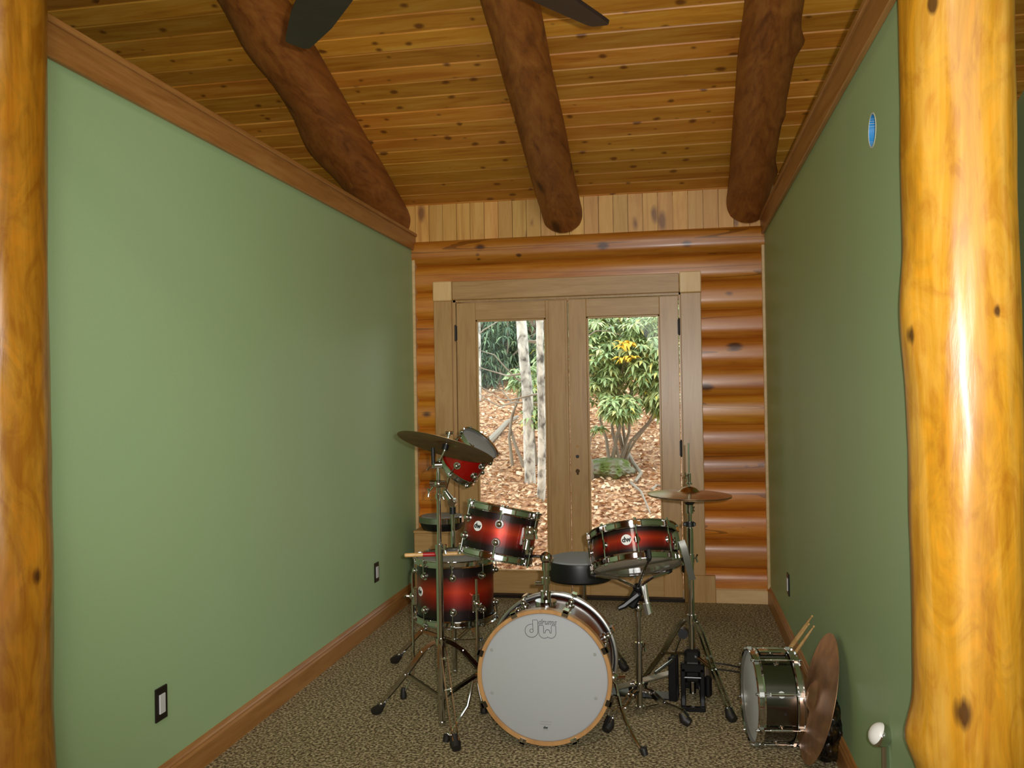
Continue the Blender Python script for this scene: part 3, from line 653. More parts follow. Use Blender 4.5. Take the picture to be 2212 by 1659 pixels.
# ------------------------------------------------------------------ cymbals
def cymbal_prof(R, bell=.055, h=.03, bow=.02, tk=.0014):
    top = [(0.006, h+bow), (bell*.35, h*.95+bow), (bell*.7, h*.62+bow), (bell*.95, h*.12+bow), (bell*1.05, bow)]
    top += [(bell*1.05+(R-bell*1.05)*i/8, bow*(1-(i/8)**1.6)) for i in range(1, 9)]
    return top + [(r, z-tk) for r, z in top[::-1]]
def cymbal(t, R, m, mt=None, name='cymbal', **k):
    return MB().lathe(cymbal_prof(R, **k), 72, mt, close=True)
def stand(t, pole, zh, zl, feet, ztop, rp=.0125, legw=.017, pm=CHROME, zb=.02):
    px, py = pole
    P = lambda z: V((px, py, z))
    obj('lower_tube', MB().cyl(P(zb), P(ztop), rp, 18), pm, t)
    for z, r, h in ((zh, .021, .03), (zl, .019, .026)): obj('leg_collar', MB().cyl(P(z-h/2), P(z+h/2), r, 18), CHROME, t)
    obj('tube_end', MB().ball(P(zb), rp*1.15, 12), CHROME, t)
    for f in feet:
        f = V((f[0], f[1], 0)); d = (f-P(0)); L = d.length; d.normalize(); side = V((0,0,1)).cross(d)
        path = [P(zh)+d*.018, P(zh-.012)+d*(L*.12), P(zh-.06*(zh/.4))+d*(L*.27), P(zh*.55)+d*(L*.52), P(.055)+d*(L*.9), f+V((0,0,.035))]
        b = MB()
        for s in (-1, 1): b.sweep([p+side*s*legw*.7 for p in path], 0, sec=(.0035, legw, (0,0,1)))
        for i in (2, 3): b.cyl(path[i]-side*legw, path[i]+side*legw, .005, 8)
        b.cyl(path[4]-side*legw, path[4]+side*legw, .005, 8)
        lg = obj('leg', b, CHROME, t)
        c = MB()
        for s in (-1, 1): c.sweep([P(zl)+d*.016+side*s*legw*.45, path[3]+side*s*legw*.45], 0, sec=(.003, legw*.8, (0,0,1)))
        obj('brace', c, CHROME, t)
        obj('rubber_foot', MB().sweep([path[4]-d*.004, f-d*.012+V((0,0,.024)), f+d*.012+V((0,0,.012))], [.015, .023, .018], 14), RUBBER, lg)
# crash cymbal and its stand
pc_ = (-1.002, 3.67)
t = thing('cymbal_stand', 'chrome tripod cymbal stand with a tall straight pole, in front of the floor tom', 'cymbal stand', (*pc_, 0))
hubz = at(950, 1385, 3.67).z; colz = at(955, 1505, 3.67).z
stand(t, pc_, hubz, colz, [onz(812, 1543)[:2], onz(985, 1622)[:2], (-.72, 3.93)], at(946, 1180, 3.67).z, rp=.0155)
zt_ = at(946, 1045, 3.67).z; zj = at(947, 1185, 3.67).z
obj('middle_tube', MB().cyl((*pc_, zj-.03), (*pc_, zt_), .0095, 16), CHROME, t)
for z, r, h, wd_, ws in ((zj, .018, .04, (.9, -.4, 0), .9), (at(946, 1072, 3.67).z, .014, .02, (1, -.2, 0), .6)):
    b = MB().cyl((*pc_, z-h/2), (*pc_, z+h/2), r, 16); wing(b, V((*pc_, z)), wd_, ws); obj('tube_clamp', b, CHROME, t)
cc = at(962, 966, 3.67); ax = V((.215, .30, .93)).normalized()
ztl = at(946, 1004, 3.67)
b = MB(); p = V((*pc_, zt_)); b.ball(p, .022, 14, sz=.8); b.cyl(p+V((-.034, 0, .002)), p+V((.034, -.006, 0)), .015, 16); b.cyl(p, p+V((0, 0, .05)), .009, 12); wing(b, p+V((-.02, -.02, -.012)), (-.5, -.5, -.7), .8)
b.ball(ztl, .015, 12); b.cyl(ztl+V((-.012,-.012,0)), ztl+V((.016,.0,0)), .014, 14); obj('tilter', b, CHROME, t)
obj('upper_tube', MB().cyl(p, ztl, .006, 12), CHROME, t)
rod = MB().sweep([ztl, cc-ax*.02, cc+ax*.062], .004, 8); obj('cymbal_rod', rod, CHROME, t)
b = MB().cyl(cc-ax*.012, cc+ax*.012, .014, 14); obj('felt', b, BLACK, t)
b = MB().cyl(cc+ax*.052, cc+ax*.068, .007, 12); b.bbox((-.018,-.004,-.004),(.018,.004,.010),.003,M.Translation(cc+ax*.062)); obj('wing_nut', b, CHROME, t)
q0, q1 = at(935, 967, 3.7), at(936, 1004, 3.7)
obj('rubber_sleeve', MB().cyl(q0, q1, .0085, 12), RUBBER, t); 
b = MB().sweep([q1, q1+V((.0,0,-.012)), at(928, 1010, 3.7), at(922, 1016, 3.7)], .004, 8); b.cyl(q0.lerp(q1, .9), V((*pc_, q1.z-.006)), .006, 8); obj('sleeve_arm', b, CHROME, t)
cym = tag(obj('crash_cymbal', MB().lathe(cymbal_prof(.212, bell=.042, h=.022, bow=.016), 72, close=True), CYMDARK), 'large dark bronze crash cymbal tipped away on the tall left stand', 'cymbal')
cym.matrix_world = M.Translation(cc) @ rotm(ax).to_4x4()
# tom stand behind, holding the small tom
ps = (-1.118, 4.36)
t = thing('tom_stand', 'chrome tripod stand behind the floor tom, holding the small red tom', 'tom stand', (*ps, 0))
stand(t, ps, .36, .17, [onz(852, 1433)[:2], (-.83, 4.22), (-1.03, 4.72)], .72)
zq = at(979, 1085, 4.36).z
obj('upper_tube', MB().cyl((*ps, .66), (*ps, zq), .0095, 14), CHROME, t)
b = MB(); z = at(980, 1104, 4.36).z; b.cyl((*ps, z-.014), (*ps, z+.02), .016, 14); obj('memory_lock', b, BLACK, t)
b = MB(); q = V((*ps, zq)); b.cyl(q+V((0,-.022,0)), q+V((0,.022,0)), .021, 18); b.cyl(q+V((0,0,-.05)), q, .013, 14); b.disc(q+V((0,-.022,0)), (0,-1,0), .016, .006, 18)
q2 = q+V((-.035, -.01, .055)); b.sweep([q, q2], [.018, .013], 12); b.ball(q2, .014, 12); obj('tilter', b, CHROME, t)
tg = tom3_m @ V((-.03, 0, -.004)); obj('tom_arm', MB().sweep([q2, q2+V((.01,0,.03)), tom3_m @ cyl_at(math.radians(200), RM+.006, .05)], .007, 10), CHROME, t)
# hi-hat
ph = (.052, 4.1)
t = thing('hi_hat_stand', 'chrome hi-hat stand with black pedal, right of the tilted snare', 'hi-hat stand', (*ph, 0))
P = lambda z: V((*ph, z))
zhub = at(1492, 1337, 4.1).z; zc1 = at(1489, 1068, 4.1).z
obj('lower_tube', MB().cyl(P(.05), P(at(1490, 1140, 4.1).z), .0145, 18), CHROME, t)
obj('upper_tube', MB().cyl(P(at(1490, 1150, 4.1).z), P(zc1-.03), .0095, 16), CHROME, t)
z = at(1488, 1132, 4.1).z; b = MB().cyl(P(z-.011), P(z+.011), .019, 16); b.bbox((-.03,-.008,-.008),(.026,.008,.008),.003,M.Translation(P(z))); obj('memory_lock', b, BLACK, t)
b = MB(); z = at(1490, 1205, 4.1).z; b.cyl(P(z-.018), P(z+.018), .018, 16); wing(b, P(z), (1, -.2, 0), .8); obj('tube_clamp', b, CHROME, t); obj('leg_collar', MB().cyl(P(zhub-.02), P(zhub+.02), .022, 18), CHROME, t); z2 = at(1494, 1413, 4.1).z; obj('leg_collar', MB().cyl(P(z2-.014), P(z2+.014), .02, 16), CHROME, t)
for fp in (onz(1582, 1560), onz(1387, 1482)):
    f = V((fp.x, fp.y, 0)); d = (f-P(0)); L = d.length; d.normalize(); side = V((0,0,1)).cross(d)
    path = [P(zhub)+d*.018, P(zhub-.01)+d*L*.12, P(zhub*.86)+d*L*.26, P(zhub*.5)+d*L*.56, P(.055)+d*L*.92, f+V((0,0,.035))]
    b = MB()
    for s in (-1, 1): b.sweep([p+side*s*.011 for p in path], 0, sec=(.0035, .014, (0,0,1)))
    for i in (1, 3, 4): b.cyl(path[i]-side*.014, path[i]+side*.014, .005, 8)
    lg = obj('leg', b, CHROME, t)
    b = MB()
    for s in (-1, 1): b.sweep([P(z2)+d*.016+side*s*.006, path[3]+side*s*.006], 0, sec=(.003, .011, (0,0,1)))
    obj('brace', b, CHROME, t)
    obj('rubber_foot', MB().sweep([path[4]-d*.004, f-d*.012+V((0,0,.024)), f+d*.012+V((0,0,.012))], [.015, .023, .018], 14), RUBBER, lg)
b = MB()
for sx in (-.042, .042): b.bbox((ph[0]+sx-.011, 4.06, .004), (ph[0]+sx+.011, 4.1, .17), .004); b.bbox((ph[0]+sx-.011, 3.99, .002), (ph[0]+sx+.011, 4.08, .022), .004)
b.bbox((ph[0]-.053, 3.985, .002), (ph[0]+.053, 4.012, .022), .004); b.bbox((ph[0]-.053, 4.06, .15), (ph[0]+.053, 4.1, .19), .006); b.bbox((ph[0]-.036, 4.075, .1), (ph[0]+.036, 4.14, .25), .012); b.bbox((ph[0]+.05, 4.09, .03), (ph[0]+.085, 4.2, .13), .012); obj('pedal_frame', b, BLKMET, t)
b = MB().bbox((-.04, 0, -.005), (.04, .27, .005), .003, M.Translation((ph[0], 4.06, .13)) @ M.Rotation(math.radians(-20), 4, 'X')); b.bbox((ph[0]-.045, 4.3, .0), (ph[0]+.045, 4.37, .035), .005); obj('footboard', b, BLKMET, t)
for sx in (-.034, .034): obj('radius_rod', MB().cyl((ph[0]+sx, 4.08, .012), (ph[0]+sx, 4.33, .012), .004, 8), CHROME, t)
obj('chain', MB().box((ph[0]-.006, 4.084, .1), (ph[0]+.006, 4.09, .17)), SATIN, t)
ztop = at(1483, 957, 4.1).z
obj('pull_rod', MB().cyl(P(zc1-.03), P(ztop), .0036, 10), CHROME, t)
b = MB(); zz = at(1487, 1030, 4.1).z; b.cyl(P(zz-.028), P(zz+.016), .0085, 12); wing(b, P(zz+.006), (-.6, -.7, 0), .7); b.cyl(P(zz-.034), P(zz-.026), .013, 14); obj('clutch', b, CHROME, t)
b = MB().lathe([(.012, -.03), (.026, -.012), (.026, -.003), (.012, .004), (0, .004)], 24, M.Translation(P(zc1-.022))); obj('cymbal_cup', b, RUBBER, t)
b = MB().cyl(P(zc1-.085), P(zc1-.045), .0165, 16); wing(b, P(zc1-.065), (1, -.3, 0), .5); obj('cup_collar', b, CHROME, t)
axh = V((.025, -.005, 1)).normalized(); rh = rotm(axh).to_4x4()
up_ = tag(obj('hi_hat_cymbal', MB().lathe(cymbal_prof(.188, bell=.046, h=.022, bow=.014), 72, close=True), CYMHAT), 'upper of the two bronze hi-hat cymbals, with the bell on top', 'cymbal', 'hi-hat cymbals'); up_.matrix_world = M.Translation(P(zc1)) @ rh
lo_ = tag(obj('hi_hat_cymbal', MB().lathe(cymbal_prof(.188, bell=.046, h=.018, bow=.014), 72, close=True), CYMHAT), 'lower of the two bronze hi-hat cymbals, facing down', 'cymbal', 'hi-hat cymbals'); lo_.matrix_world = M.Translation(P(zc1-.007)) @ rh @ M.Rotation(PI, 4, 'X')
# snare stand
pq = (-.178, 3.92)
t = thing('snare_stand', 'low chrome basket stand under the tilted red snare', 'snare stand', (*pq, 0))
P = lambda z: V((*pq, z))
zh = at(1382, 1482, 3.92).z; zl = at(1384, 1538, 3.92).z
f1 = onz(1312, 1582); f2_ = onz(1485, 1568)
stand(t, pq, zh+.0, max(zl, .03), [(f1.x, f1.y), (f2_.x, f2_.y), (-.22, 4.2)], at(1382, 1395, 3.92).z, rp=.0138, zb=.02)
zA = at(1379, 1395, 3.92).z; zB = at(1378, 1318, 3.92).z
obj('upper_tube', MB().cyl(P(zA-.04), P(zB), .0095, 16), CHROME, t)
b = MB().cyl(P(zA-.016), P(zA+.016), .0175, 16); wing(b, P(zA), (.9, -.4, 0), .8); obj('tube_clamp', b, CHROME, t); b = MB().cyl(P(zB-.03), P(zB), .014, 14); b.ball(P(zB+.01), .02, 12); obj('tilter_joint', b, CHROME, t)
g0 = at(1378, 1270, 3.9); b = MB().bbox((-.022,-.02,-.05),(.022,.02,.035),.008, M.Translation(P(zB).lerp(g0, .6)+V((-.012,0,0))) @ M.Rotation(.5, 4, 'Y')); b.sweep([g0+V((0,0,-.03)), g0+V((-.06,-.02,-.075)), g0+V((-.085,-.03,-.085))], [.016, .014, .009], 8); b.ball(g0, .022, 12); obj('tilter', b, BLKMET, t)
k0, k1 = at(1385, 1262, 3.88), at(1402, 1328, 3.86)
b = MB().sweep([k0, k1], .0045, 8); b.sweep([at(1396, 1303, 3.86), at(1401, 1325, 3.86)], [.016, .016], 8); b.cyl(at(1392, 1262, 3.89), at(1397, 1300, 3.89), .012, 12); obj('basket_screw', b, base('bright_chrome', (.9, .9, .9), .32, 1), t, label='bright fluted chrome adjusting knob')
for th in (20, 140, 260):
    a_ = math.radians(th); e_ = sn_m @ cyl_at(a_, RS+.022, -.02); e2 = sn_m @ cyl_at(a_, RS+.024, .012); mid = sn_m @ cyl_at(a_, .09, -.05)
    lg = obj('basket_arm', MB().sweep([g0, mid, e_, e2], .006, 10), CHROME, t)
    obj('rubber_grip', MB().sweep([mid.lerp(e_, .85), e_, e2], .0095, 10), RUBBER, lg)
# throne
ct = at(1252, 1192, 4.72)
t = thing('drum_throne', 'round drum throne with grey seat top and black side, behind the bass drum', 'throne', (ct.x, ct.y, 0))
zs1 = at(1252, 1204, 4.72).z; zs0 = at(1252, 1250, 4.72).z
obj('seat_cushion', MB().lathe([(0, zs0), (.165, zs0), (.174, zs0+.01), (.176, zs1-.03), (.172, zs1-.012), (.166, zs1-.008)], 48, M.Translation((ct.x, ct.y, 0))), BLACK, t)
obj('seat_top', MB().lathe([(.17, zs1-.012), (.166, zs1-.002), (.14, zs1+.006), (0, zs1+.01)], 48, M.Translation((ct.x, ct.y, 0))), GREYTOP, t, label='grey fabric seat top')
b = MB().cyl((ct.x+.02, ct.y, zs0-.022), (ct.x+.02, ct.y, zs0), .045, 20); obj('seat_bracket', b, SATIN, t)
stand(t, (ct.x+.02, ct.y), .27, .1, [onz(1350, 1450)[:2], (ct.x-.24, ct.y-.06), (ct.x+.05, ct.y+.28)], zs0-.005, zb=.06)
# foot pedal left of the hi-hat pedal
fp = V((-.03, 4.17, 0))
t = thing('drum_pedal', 'black and steel foot pedal lying between the snare stand and the hi-hat pedal', 'pedal', (fp.x, fp.y, 0))
pm_ = M.Translation((fp.x, fp.y, 0)) @ M.Rotation(math.radians(84), 4, 'Z')
obj('base_plate', MB().bbox((-.05, -.02, .002), (.05, .30, .008), .002, pm_), BLKMET, t, smooth=False)
obj('footboard', MB().bbox((-.04, 0, -.004), (.04, .26, .004), .003, pm_ @ M.Translation((0, .02, .11)) @ M.Rotation(math.radians(-19), 4, 'X')), SATIN, t, smooth=False)
b = MB()
for sx in (-.05, .05): b.bbox((sx-.008, -.015, .0), (sx+.008, .02, .2), .003, pm_)
b.sweep([pm_ @ V((-.06, 0, .19)), pm_ @ V((.06, 0, .19))], .009, 10); obj('pedal_frame', b, BLKMET, t)
b = MB().cyl(pm_ @ V((0, 0, .19)), pm_ @ V((0, -.04, .3)), .004, 8); bt = obj('beater_rod', b, CHROME, t)
obj('beater_head', MB().cyl(pm_ @ V((-.02, -.045, .3)), pm_ @ V((.02, -.045, .3)), .023, 16), BLACK, bt)
obj('drive_shaft', MB().cyl(pm_ @ V((-.06, 0, .19)), pm_ @ V((-.20, .06, .17)), .007, 10), SATIN, t)
obj('spring', MB().sweep([pm_ @ V((.065+.008*cos(i*1.2), .008*sin(i*1.2), .06+.1*i/50)) for i in range(51)], .0015, 5), CHROME, t)
# thin cord on the carpet behind the edge snare
pts = [onz(1530, 1432, .012), onz(1560, 1434, .006), onz(1600, 1441, .006), onz(1650, 1446, .006), onz(1662, 1452, .006), onz(1640, 1455, .006), onz(1600, 1452, .006), onz(1555, 1446, .006), onz(1528, 1445, .012)]
cv = []
for i in range(len(pts)-1):
    p0, p1, p2, p3 = pts[max(i-1, 0)], pts[i], pts[i+1], pts[min(i+2, len(pts)-1)]
    for k in range(6):
        u = k/6; cv.append(.5*((2*p1)+(p2-p0)*u+(2*p0-5*p1+4*p2-p3)*u*u+(3*p1-p0-3*p2+p3)*u**3))
tag(obj('cord', MB().sweep(cv, .004, 8), RUBBER), 'thin black cord looped on the carpet, behind the snare standing on edge', 'cord')
# ------------------------------------------------------------------ loose things
def stick_prof(L=.406, r=.0073):
    return [(0, 0), (r*.6, .001), (r*.95, .005), (r, .012), (r, L*.72), (r*.8, L*.85), (r*.42, L-.016), (r*.36, L-.012), (r*.62, L-.008), (r*.55, L-.002), (0, L)]
def stick(lab, a, b, group=None, L=None, r=.0073, red=None):
    a, b = V(a), V(b); d = (b-a).normalized(); L = L or (b-a).length
    t = thing('drum_stick', lab, 'drumstick', a, (d.to_track_quat('Z', 'Y').to_matrix()), group, world=True); mt = ROOT[t.name][0]
    obj('stick_shaft', MB().lathe(stick_prof(L, r), 14, mt), STICK, t)
    if red: obj('grip_tape', MB().lathe([(r+.0006, red[0]), (r+.0009, red[0]+.002), (r+.0009, red[1]-.002), (r+.0006, red[1])], 14, mt), REDTAPE, t, label='red band')
zt2 = zb+dpf
ya = 3.93; a_ = at(873, 1187, ya); b_ = at(1000, 1190, 4.12)
zst = zb+dpf+.019+.0095
stick('tan drumstick with a red band lying across the floor tom', V((a_.x, ya, zst+.002)), V((a_.x+.4, ya+.13, zst)), r=.0095, red=(.085, .15))
for lab, top, foot in (('drumstick leaning by the edge snare, topmost of the three tips', (1755, 1330), (1650, 1478)), ('drumstick leaning by the edge snare, between the two other sticks', (1748, 1347), (1640, 1490)), ('drumstick leaning by the edge snare, nearest the bronze ride cymbal', (1759, 1352), (1655, 1500))):
    p = at(*top, 3.98); f = onz(*foot, .008); f = p+(f-p)*1.0
    stick(lab, f, p, 'drumsticks leaning on the right wall')
# ride cymbal leaning on the wall
tp = onx(1804, 1378, XR-.02); bt_ = onz(1731, 1633, .012)
axis_up = (tp-bt_); Rr = axis_up.length/2
yv = V((-.03, 1, 0)); yv = (yv-axis_up*(yv.dot(axis_up)/axis_up.length_squared)).normalized()
nr = yv.cross(axis_up).normalized()
if nr.x > 0: nr = -nr
rc = tag(obj('ride_cymbal', MB().lathe(cymbal_prof(Rr, bell=.06, h=.024, bow=.018), 72, close=True), CYMRIDE), 'big copper coloured ride cymbal leaning on the right wall', 'cymbal')
rc.matrix_world = M.Translation((tp+bt_)/2) @ rotm(nr).to_4x4()
# crumpled dark bag
import bmesh
def blob(c, r, seed, flat=0):
    bm_ = bmesh.new(); bmesh.ops.create_icosphere(bm_, subdivisions=5, radius=1); b = MB()
    vs = []
    for v_ in bm_.verts:
        p = v_.co.copy(); n1 = NZ.noise(p*1.7+V((seed,0,0))); n2 = abs(NZ.noise(p*4.5+V((0,seed,0)))); n3 = abs(NZ.noise(p*11+V((0,0,seed))))
        q = p*(1+.22*n1-.2*n2+.08*n3); vs.append(V((c[0]+q.x*r[0], c[1]+q.y*r[1], max(flat, c[2]+q.z*r[2]))))
    b.add(vs, [[x.index for x in f.verts] for f in bm_.faces]); bm_.free(); return b
bagm = base('dark_glossy_plastic', '#15100c', .22); tt = NT(bagm); nz = tt.noise(tt.obj(), 22, 3)
tt.l(tt.ramp(nz.outputs[0], [(.45, '#0e0b09'), (.58, '#2c1f0c'), (.66, '#4a3614')]), tt.b.inputs['Base Color'])
bc = onz(1792, 1650)
t = thing('plastic_bag', 'dark shiny crumpled bag on the carpet below the ride cymbal', 'bag', (bc.x+.004, bc.y+.06, 0))
obj('bag_body', blob((bc.x+.004, bc.y+.06, .105), (.084, .11, .135), 4.2, .003), bagm, t, ang=50)
lp = at(1774, 1591, bc.y-.015); obj('tag', MB().disc(lp, (-.3, -1, .25), .0085, .004, 18), BADGE, t, label='round white tag')
# small lamp by the right post
lc = at(1898, 1586, 2.72)
t = thing('floor_lamp', 'slim chrome lamp with a white half dome head, left of the golden log post', 'lamp', (lc.x+.02, 2.72, 0))
LR = 24.5*2.72/FPX
tilt = M.Translation(lc) @ V((-.8, -.06, .46)).to_track_quat('Z', 'Y').to_matrix().to_4x4()
obj('lamp_shade', MB().lathe([(LR*.985, .004), (LR*1.04, -.001)] + [(LR*1.04*cos(a), -LR*1.04*sin(a)) for a in [PI/2*i/8 for i in range(1, 8)]] + [(0, -LR*1.04)], 36, tilt), CHROME, t)
obj('lamp_globe', MB().lathe([(LR*cos(a), LR*.75*sin(a)) for a in [PI/2*i/8 for i in range(0, 8)]] + [(0, LR*.75)], 36, tilt), base('white_opal_glass', '#eceae6', .25), t, label='white opal dome')
p1 = at(1908, 1604, 2.73); p2 = at(1913, 1640, 2.735)
obj('lamp_stem', MB().sweep([lc+V((.012, .012, .0)), p1+V((.008, .01, 0)), V((p2.x, 2.735, p2.z)), V((p2.x+.002, 2.735, .015))], .0105, 14), CHROME, t)
obj('lamp_base', MB().lathe([(0, 0), (.055, 0), (.055, .006), (.045, .012), (.012, .016), (0, .016)], 32, M.Translation((p2.x-.012, 2.735, 0))), CHROME, t)
# wooden box with a practice pad
bx = at(895, 1146, 5.80); zx = bx.z
t = thing('wooden_box', 'plain tan wooden box in the back left corner under the practice drum', 'box', (XL+.19, 5.85, 0))
obj('box_body', MB().bbox((XL+.058, 5.80, 0), (XL+.34, 6.02, zx-.018), .004), FIR_H, t, smooth=False)
obj('box_lid', MB().bbox((XL+.055, 5.795, zx-.018), (XL+.345, 6.025, zx), .003), FIR_H, t, smooth=False)
pp = at(955, 1150, 5.875); Rp = 50.5*5.86/FPX
t = thing('practice_drum', 'shallow black drum with white head and chrome rim, on the wooden box', 'drum', (pp.x, 5.875, zx))
mp = M.Translation((pp.x, 5.875, zx+.001))
obj('shell', MB().lathe([(0, 0), (Rp*.8, 0), (Rp*.9, .02), (Rp*.97, .05), (Rp*.97, .065), (0, .065)], 48, mp), BLACK, t)
obj('hoop', MB().lathe([(Rp*.97, .05), (Rp, .052), (Rp, .088), (Rp*.97, .092), (Rp*.9, .092), (Rp*.9, .084), (Rp*.96, .084)], 56, mp, close=True), CHROME, t)
obj('batter_head', MB().lathe([(Rp*.93, .084), (Rp*.9, .094), (0, .1)], 48, mp), HEADW, t)
# ceiling fan
fc = V((-.68, 2.04, 2.6)); zcl = ZC+SL*(D-fc.y)
t = thing('ceiling_fan', 'ceiling fan with dark brown blades, two tips showing at the top edge', 'ceiling fan', (fc.x, fc.y, zcl))
obj('down_rod', MB().cyl(fc+V((0,0,.2)), (fc.x, fc.y, zcl+.02), .016, 14), DARKPLATE, t)
obj('canopy', MB().lathe([(.02, -.12), (.06, -.09), (.075, -.02), (.075, .03)], 28, M.Translation((fc.x, fc.y, zcl))), DARKPLATE, t)
obj('motor_housing', MB().lathe([(0, -.02), (.09, -.015), (.14, .03), (.15, .09), (.12, .15), (.05, .2), (0, .2)], 40, M.Translation(fc)), DARKPLATE, t)
ptA = [onz(641, 96, 2.6), onz(1298, 52, 2.6)]
a1 = math.atan2(ptA[0].y-fc.y, ptA[0].x-fc.x); a2 = math.atan2(ptA[1].y-fc.y, ptA[1].x-fc.x)
RF_ = ((ptA[0]-fc).length+(ptA[1]-fc).length)/2
angs = [a1, a2] + [a2-2*PI/5*i for i in (1, 2, 3)]
for i, a in enumerate(angs):
    Rb = [(ptA[0]-fc).length, (ptA[1]-fc).length][i] if i < 2 else RF_
    mt = M.Translation(fc) @ M.Rotation(a, 4, 'Z') @ M.Rotation(math.radians(11), 4, 'X')
    half = [(.22, .055), (.3, .068), (.5, .072), (Rb-.22, .066), (Rb-.05, .046), (Rb-.012, .04), (Rb, .026)]
    out = [(x, w_) for x, w_ in half] + [(x, -w_) for x, w_ in half[::-1]]; N = len(out)
    b = MB().add([mt @ V((x, y, z)) for z in (-.006, .006) for x, y in out], [list(range(N)), list(range(N, 2*N))] + [(j, (j+1) % N, N+(j+1) % N, N+j) for j in range(N)])
    bl = obj('blade', b, FANM, t, smooth=False)
    obj('blade_iron', MB().bbox((.1, -.025, -.008), (.3, .025, -.002), .002, mt), DARKPLATE, bl, smooth=False)
# ------------------------------------------------------------------ outdoors
GZ = lambda x, y: -.25 + (.25*(y-6.3) if y > 6.3 else 0) + .16*NZ.noise(V((x*.35, y*.35, 3))) + .05*NZ.noise(V((x*1.3, y*1.3, 8)))
gr = MB(); nx, ny = 90, 90; X0, X1, Y0_, Y1_ = -11, 7, D+.24, 26
gr.add([(X0+(X1-X0)*i/nx, Y0_+(Y1_-Y0_)*(j/ny)**1.5, GZ(X0+(X1-X0)*i/nx, Y0_+(Y1_-Y0_)*(j/ny)**1.5)) for j in range(ny+1) for i in range(nx+1)],
   [(j*(nx+1)+i, j*(nx+1)+i+1, (j+1)*(nx+1)+i+1, (j+1)*(nx+1)+i) for j in range(ny) for i in range(nx)])
m = base('leaf_litter', '#a07048', .9); t_ = NT(m); v = t_.obj(); vo = t_.n('TexVoronoi'); dst = t_.noise(v, 9, 2)
ml = t_.n('VectorMath', operation='MULTIPLY_ADD'); t_.l(dst.outputs['Color'], ml.inputs[0]); ml.inputs[1].default_value = (.12, .12, .12); t_.l(v, ml.inputs[2])
t_.l(t_.map(ml.outputs[0], (1, .8, 1)), vo.inputs['Vector']); vo.inputs['Scale'].default_value = 26
sp_ = t_.n('SeparateColor'); t_.l(vo.outputs['Color'], sp_.inputs[0])
c = t_.ramp(sp_.outputs[0], [(.0, '#7a4c2c'), (.3, '#a87048'), (.6, '#c08c5e'), (.85, '#d8b088'), (1, '#e6c8a4')])
c = t_.mix(t_.math('MULTIPLY', vo.outputs['Distance'], .8, clamp=True), c, '#7c5a3c'); t_.l(c, t_.b.inputs['Base Color']); t_.bump(vo.outputs['Distance'], .8, .03)
struct('ground', gr, m, 'leaf covered hillside outside', 'hillside')
def island(name, stops, rough=.5):
    m = base(name, '#808080', rough); t = NT(m); g = t.n('NewGeometry'); t.l(t.ramp(g.outputs['Random Per Island'], stops), t.b.inputs['Base Color']); return m
LITTER = island('fallen_leaf', [(0, '#9a7050'), (.35, '#bc9068'), (.7, '#d0ac84'), (1, '#e6d0b0')], .7)
lv = MB()
for i in range(15000):
    y = 6.4+9*random.random()**1.6; x = random.uniform(-.36*y-.2, .12*y); z = GZ(x, y)+.012
    a = random.random()*6.28; s = random.uniform(.018, .042); tl = random.uniform(-.5, .5); up = random.uniform(-.2, .9)
    d = V((cos(a), sin(a), tl)).normalized()*s; sd = V((-sin(a), cos(a), up)).normalized()*s*.5; c_ = V((x, y, z+abs(up)*s*.4))
    lv.add([c_-d, c_+sd+V((0,0,.01)), c_+d, c_-sd], [(0,1,2), (0,2,3)])
tag(obj('fallen_leaves', lv, LITTER, smooth=False), 'brown and tan fallen leaves covering the hillside', 'leaves', kind='stuff')
BARK = base('pale_bark', '#b9b6ac', .85); t_ = NT(BARK); nz = t_.noise(t_.map(t_.obj(), (4, 4, 2.6)), 3.5, 5, .5)
t_.l(t_.ramp(nz.outputs[0], [(.33, '#55504a'), (.45, '#a8a49a'), (.6, '#d6d2c6')]), t_.b.inputs['Base Color']); t_.bump(nz.outputs[0], .5, .01)
TWIG = base('grey_twig', '#8f8576', .9)
def trunk(name, lab, pts, y, r0, r1, twigs=6, seed=1):
    P = [at(u, v, y) for u, v in pts]; P[0] = V((P[0].x, y, GZ(P[0].x, y)-.05)); top = P[-1]; P.append(top+V((-.05, .1, 3.5)))
    pts2 = []
    for i in range(len(P)-1):
        for k in range(6): pts2.append(P[i].lerp(P[i+1], k/6))
    pts2.append(P[-1]); n_ = len(pts2)
    rs = [r0+(r1-r0)*i/(n_-1) for i in range(n_)]
    t = thing(name, lab, 'tree', P[0], group='pale tree trunks outside')
    obj('trunk', MB().sweep([p+V((.008*NZ.noise(p*2), 0, 0)) for p in pts2], [r*(1.0+.08*NZ.noise(p*5)) for r, p in zip(rs, pts2)], 16), BARK, t)
    rnd = random.Random(seed)
    for k in range(twigs):
        p = pts2[int(n_*rnd.uniform(.3, .7))]; s = rnd.choice((-1, 1)); br = [p]
        for j in range(5): br.append(br[-1]+V((s*rnd.uniform(.08, .2), rnd.uniform(-.1, .1), rnd.uniform(-.05, .14))))
        obj('branch', MB().sweep(br, [.012-.002*j for j in range(6)], 6), TWIG, t)
trunk('bare_tree', 'pale bare trunk outside, thicker and farther left of the two behind the left glass', [(1147, 1040), (1143, 950), (1138, 830), (1131, 760), (1125, 685)], 9.3, .062, .055, 7, 3)
trunk('bare_tree', 'slim pale bare trunk outside beside the thicker one, behind the left glass', [(1169, 1082), (1170, 950), (1168, 830), (1167, 760), (1166, 685)], 8.75, .042, .036, 4, 5)
trunk('bare_tree', 'thin pale trunk rising behind the leafy bush, in the right glass', [(1322, 900), (1320, 780), (1317, 685)], 13.2, .04, .03, 3, 8)
